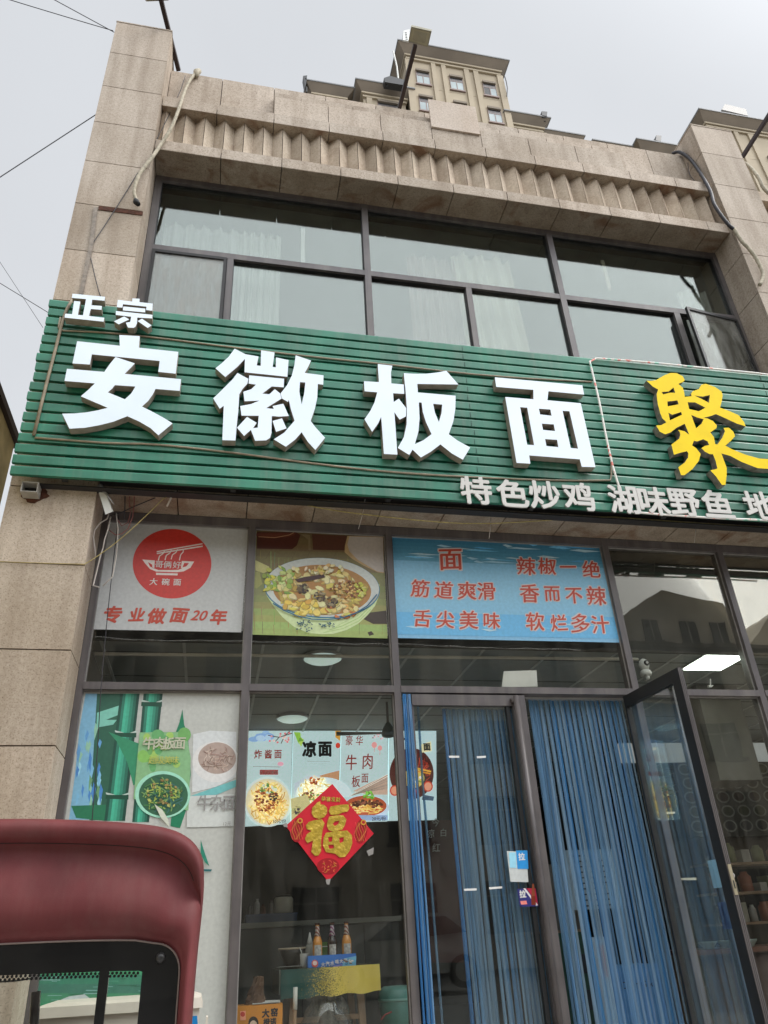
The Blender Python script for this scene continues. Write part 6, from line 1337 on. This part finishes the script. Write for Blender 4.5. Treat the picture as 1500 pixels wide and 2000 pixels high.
# roof and sides run forward from the rear outline, pulled in a little towards the windscreen
m_ = len(prof)-1; st0 = len(v)
for j, (dy, sc) in enumerate(((.16, 1.0), (.5, 1.0), (.95, .985), (1.15, .95))):
    for i in range(NP):
        ox, oz = O_[i]; v.append((XC+(ox-XC)*sc, TY+dy, G+.4+(oz-G-.4)*(1-(1-sc)*.6)))
for j in range(4):
    for i in range(NP-1):
        a_ = (m_*NP+i, m_*NP+i+1) if j == 0 else (st0+(j-1)*NP+i, st0+(j-1)*NP+i+1)
        f.append((a_[0], a_[1], st0+j*NP+i+1, st0+j*NP+i))
mb = MB(); mb.add(v, f); body = obj('cab_body', mb, MAROON, tv, True, fix=True)
mb = MB(); js = 10; ring = [v[js*NP+i] for i in range(12, NP-12)]
mb.tube([(x, y-.001, z) for x, y, z in ring if z > 1.6], .0016, 6); obj('seam', mb, GASKET, body, True)
# front panel round the windscreen
v = []; f = []; O2 = v_ = [(XC+(x-XC)*.95, G+.4+(z-G-.4)*.97) for x, z in O_]; W2 = resample([(XC+(x-XC)*.93, z+.05) for x, z in window_outline(-.02)], NP)
for j, t_ in enumerate((0, .5, 1)):
    for i in range(NP): v.append((W2[i][0]+(O2[i][0]-W2[i][0])*t_, TY+1.15+.06*(1-t_)*0, W2[i][1]+(O2[i][1]-W2[i][1])*t_))
for j in range(2):
    for i in range(NP-1): f.append((j*NP+i, j*NP+i+1, (j+1)*NP+i+1, (j+1)*NP+i))
mb = MB(); mb.add(v, f); obj('windscreen_frame', mb, MAROON, tv, True)
mb = MB(); mb.box(XC-WR+.01, XC+WR-.01, TY+.02, TY+1.14, G+.18, G+.24); mb.box(XC-WR-.002, XC+WR+.002, TY+.03, TY+.07, G+.2, 1.0); mb.box(XC-WR, XC-WR+.03, TY+.07, TY+1.15, G+.2, .99); mb.box(XC+WR-.03, XC+WR, TY+.07, TY+1.15, G+.2, .99); mb.box(XC-WR+.05, XC+WR-.05, TY+1.1, TY+1.15, G+.2, 1.05); obj('lower_body', mb, MAROON, tv)
# rear window: glass with black printed border, seam, centre bar, bolts
Wo = resample(window_outline(.010), 120); inn = []
fx1 = -.189; fz_ = lambda x: 1.372-.012*((x-XC)/.5)**2
Wi = resample([(fx1, 1.06), (fx1, 1.2), (fx1, fz_(fx1)), (-.3, fz_(-.3)), (XC, fz_(XC)+.0), (2*XC+.3, fz_(-.3)), (2*XC-fx1, fz_(fx1)), (2*XC-fx1, 1.06)], 120)
Wi[0] = (fx1, 1.06)
v = []; f = []; yb_ = TY+.026
for L_ in (Wo, Wi): v += [(x, yb_, z) for x, z in L_]
for i in range(119): f.append((i, i+1, 121+i, 120+i))
mb = MB(); mb.add(v, f); FRIT = mat('black_frit', (.010, .010, .010, 1), .16, 0, .3, 9, coat=.3); rw = obj('rear_window', mb, FRIT, tv, False)
mb = MB(); P = [(fx1, 1.06)]+[(x, z) for x, z in Wi]+[(2*XC-fx1, 1.06)]
mb.poly([(x, yb_+.004, z) for x, z in resample(Wi, 60)]); obj('pane', mb, glass('cab_glass', .03, (.86, .9, .87, 1), (1, 1, 1, 1), .05, 1.45), rw)
for xb in (-.3, 2*XC+.3): mb = MB(); mb.box(xb-.014, xb+.014, yb_-.006, yb_+.010, 1.02, 1.374); obj('bar', mb, FRIT, rw)
mb = MB()
for q in range(2):
    x = fx1-.006*q
    while x > 2*XC-fx1: 
        z = fz_(x)-.005-.0075*q; x -= .0125
        if True: mb.poly([(x+.0044*math.cos(6.28*k/8), yb_-.001, z+.0044*math.sin(6.28*k/8)) for k in range(8)])
dots = obj('dot_border', mb, FRIT, rw, fix=False); dots['kind'] = 'stuff'
mb = MB(); Lp = resample(window_outline(.011), 140); mb.tube([(x, TY+.024, z) for x, z in Lp], .0028, 6); obj('seal', mb, mat('seal_brown', (.20, .15, .13, 1), .5), rw, True)
for xb in (-.137, 2*XC+.137): mb = MB(); mb.tube([(xb, yb_, 1.393), (xb, yb_-.006, 1.393), (xb, yb_-.010, 1.393)], [.0155, .0135, .006], 18); obj('bolt', mb, mat('bolt_black', (.03, .03, .03, 1), .35), rw, True)
# inside the cab: seat back, wheel, mirror stalk; wheels outside
mb = MB(); mb.box(XC-.42, XC+.30, TY+.30, TY+.42, .75, 1.16); obj('seat_back', mb, mat('seat_vinyl', (.03, .03, .03, 1), .5), tv)
mb = MB(); mb.tube([(XC+.01, TY+.95, 1.30), (XC+.02, TY+.95, 1.2), (XC+.04, TY+.9, 1.0), (XC+.03, TY+.85, .7)], .018, 10); obj('steering_column', mb, ALU, tv, True)
for (x, y) in ((XC-.5, TY+.2), (XC+.5, TY+.2), (XC, TY+1.2)):
    mb = MB(); mb.tube([(x-.06, y, G+.22), (x-.05, y, G+.22), (x+.05, y, G+.22), (x+.06, y, G+.22)], [.19, .22, .22, .19], 28); w_ = obj('wheel', mb, GASKET, tv, True); mb = MB(); mb.tube([(x-.064, y, G+.22), (x+.064, y, G+.22)], .12, 20); obj('rim', mb, ALU, w_)
mb = MB(); mb.box(XC-.12, XC-.06, TY+.06, TY+.10, 1.16, 1.235); obj('tail_strip', mb, mat('red_lens', (.5, .03, .02, 1), .3), tv)
# white cool boxes by the shop glass
CB = mat('cooler_white', (.66, .61, .52, 1), .45, 0, .12, 5)
def cooler(label, z0, h_, x0=-.78, x1=.0):
    t = thing('cool_box', label, 'cool box', ((x0+x1)/2, -.3, z0), 'cool boxes stacked before the glass')
    mb = MB(); mb.box(x0+.015, x1-.015, -.535, -.085, z0, z0+h_-.055); obj('tub', mb, CB, t)
    mb = MB(); zt_ = z0+h_; L_ = [(x0, -.55, zt_-.054), (x1, -.55, zt_-.054), (x1, -.07, zt_-.054), (x0, -.07, zt_-.054)]; U = [(x0+.01, -.54, zt_-.012), (x1-.01, -.54, zt_-.012), (x1-.01, -.08, zt_-.012), (x0+.01, -.08, zt_-.012)]; T2 = [(x0+.05, -.50, zt_), (x1-.05, -.50, zt_), (x1-.05, -.12, zt_), (x0+.05, -.12, zt_)]
    mb.hexa(L_+U); mb.hexa(U+T2); obj('lid', mb, CB, t)
    mb = MB(); mb.box(x1-.012, x1+.028, -.36, -.24, z0+h_*.55, z0+h_*.62); mb.box(x1+.02, x1+.03, -.36, -.24, z0+h_*.55, z0+h_*.72); obj('handle', mb, CB, t)
    mb = MB(); pxbox(mb, [(366,1985),(385,1984),(387,2012),(366,2014)], -.5385, -.536); 
    if z0 > .7: obj('blue_label', mb, mat('label_blue', (.01, .25, .62, 1), .4), t)
cooler('white cool box with a blue label, upper of the stack behind the red cab', .85, .375)
cooler('white cool box, lower of the stack behind the red cab', G, .395)
# white car across the street, met in the glass
cw = thing('parked_car', 'white hatchback parked across the street, seen faintly mirrored behind the bottles', 'car', (3.4, -15, G))
def carbody():
    prof_ = [(-2.0,.30),(-2.05,.62),(-1.85,.78),(-1.05,.95),(-.35,1.40),(.2,1.52),(1.1,1.50),(1.7,1.15),(1.95,1.0),(2.02,.55),(1.95,.3)]
    return prof_
cx_, cy_ = 4.4, -14.2; mb = MB(); P = carbody(); Y0, Y1 = cy_-.85, cy_+.85
n_ = len(P); v = [(cx_+x, Y1-(.18 if z > 1 else 0), G+z) for x, z in P]+[(cx_+x, Y0+(.18 if z > 1 else 0), G+z) for x, z in P]
mb.add(v, [tuple(range(n_)), tuple(range(2*n_-1, n_-1, -1))]+[(i, (i+1) % n_, n_+(i+1) % n_, n_+i) for i in range(n_)]); obj('body', mb, mat('car_white', (.5, .5, .48, 1), .3, coat=.4, var=.03), cw)
for q in ([(-.85,1.0),(-.3,1.36),(.2,1.44),(.2,1.02)], [(.3,1.02),(.3,1.44),(1.0,1.42),(1.45,1.08)]):
    mb = MB(); m_2 = len(q); v = [(cx_+x, Y1-.10 if z > 1.2 else Y1+.012, G+z) for x, z in q]; mb.poly(v); mb.poly([(x, y+.004, z) for x, y, z in v][::-1]); obj('side_window', mb, FRIT, cw)
for x in (-1.25, 1.3): mb = MB(); mb.tube([(cx_+x, Y1-.2, G+.32), (cx_+x, Y1+.03, G+.32)], .32, 24); w_ = obj('wheel', mb, GASKET, cw); mb = MB(); mb.tube([(cx_+x, Y1, G+.32), (cx_+x, Y1+.045, G+.32)], .2, 20); obj('rim', mb, ALU, w_)

# ------------------------------------------------------------------ more of the right-hand room
sh = thing('storage_shelf', 'dark open shelf of stacked goods against the back of the right-hand room', 'shelf', (5.9, 3.0, G+.1))
obj('upright', MB().box(5.1, 5.14, 2.95, 3.2, G+.1, 2.2), STEEL_D, sh); obj('upright', MB().box(7.3, 7.34, 2.95, 3.2, G+.1, 2.2), STEEL_D, sh)
for z in (1.38, 1.66, 1.94): obj('board', MB().box(5.1, 7.34, 2.95, 3.2, z, z+.025), WOOD, sh)
goods = [mat('goods_%d' % i, c, .5, 0, .15) for i, c in enumerate(((.30, .28, .22, 1), (.34, .12, .06, 1), (.10, .16, .20, 1), (.42, .40, .36, 1), (.20, .22, .10, 1)))]
for z in (1.405, 1.685, 1.965):
    x = 5.2
    while x < 7.15:
        w_ = rnd.uniform(.09, .22); h_ = rnd.uniform(.08, .2); m_k = rnd.randrange(5)
        if rnd.random() < .5:
            mb = MB(); r_ = w_/2.6; mb.lathe([(r_, z+.002), (r_, z+h_*.75), (r_*.6, z+h_*.9), (r_*.6, z+h_)], x+w_/2, 3.04, 14); o = obj('jar', mb, goods[m_k], None, True); kind = 'jar'
        else:
            mb = MB(); mb.box(x, x+w_*.9, 2.97, 3.15, z+.002, z+h_); o = obj('goods_box', mb, goods[m_k]); kind = 'box'
        tag(o, 'small %s on the dark storage shelf of the right-hand room' % ('jar' if kind == 'jar' else 'box of goods'), kind, 'jars on the storage shelf' if kind == 'jar' else 'boxes on the storage shelf'); x += w_+rnd.uniform(.01, .05)
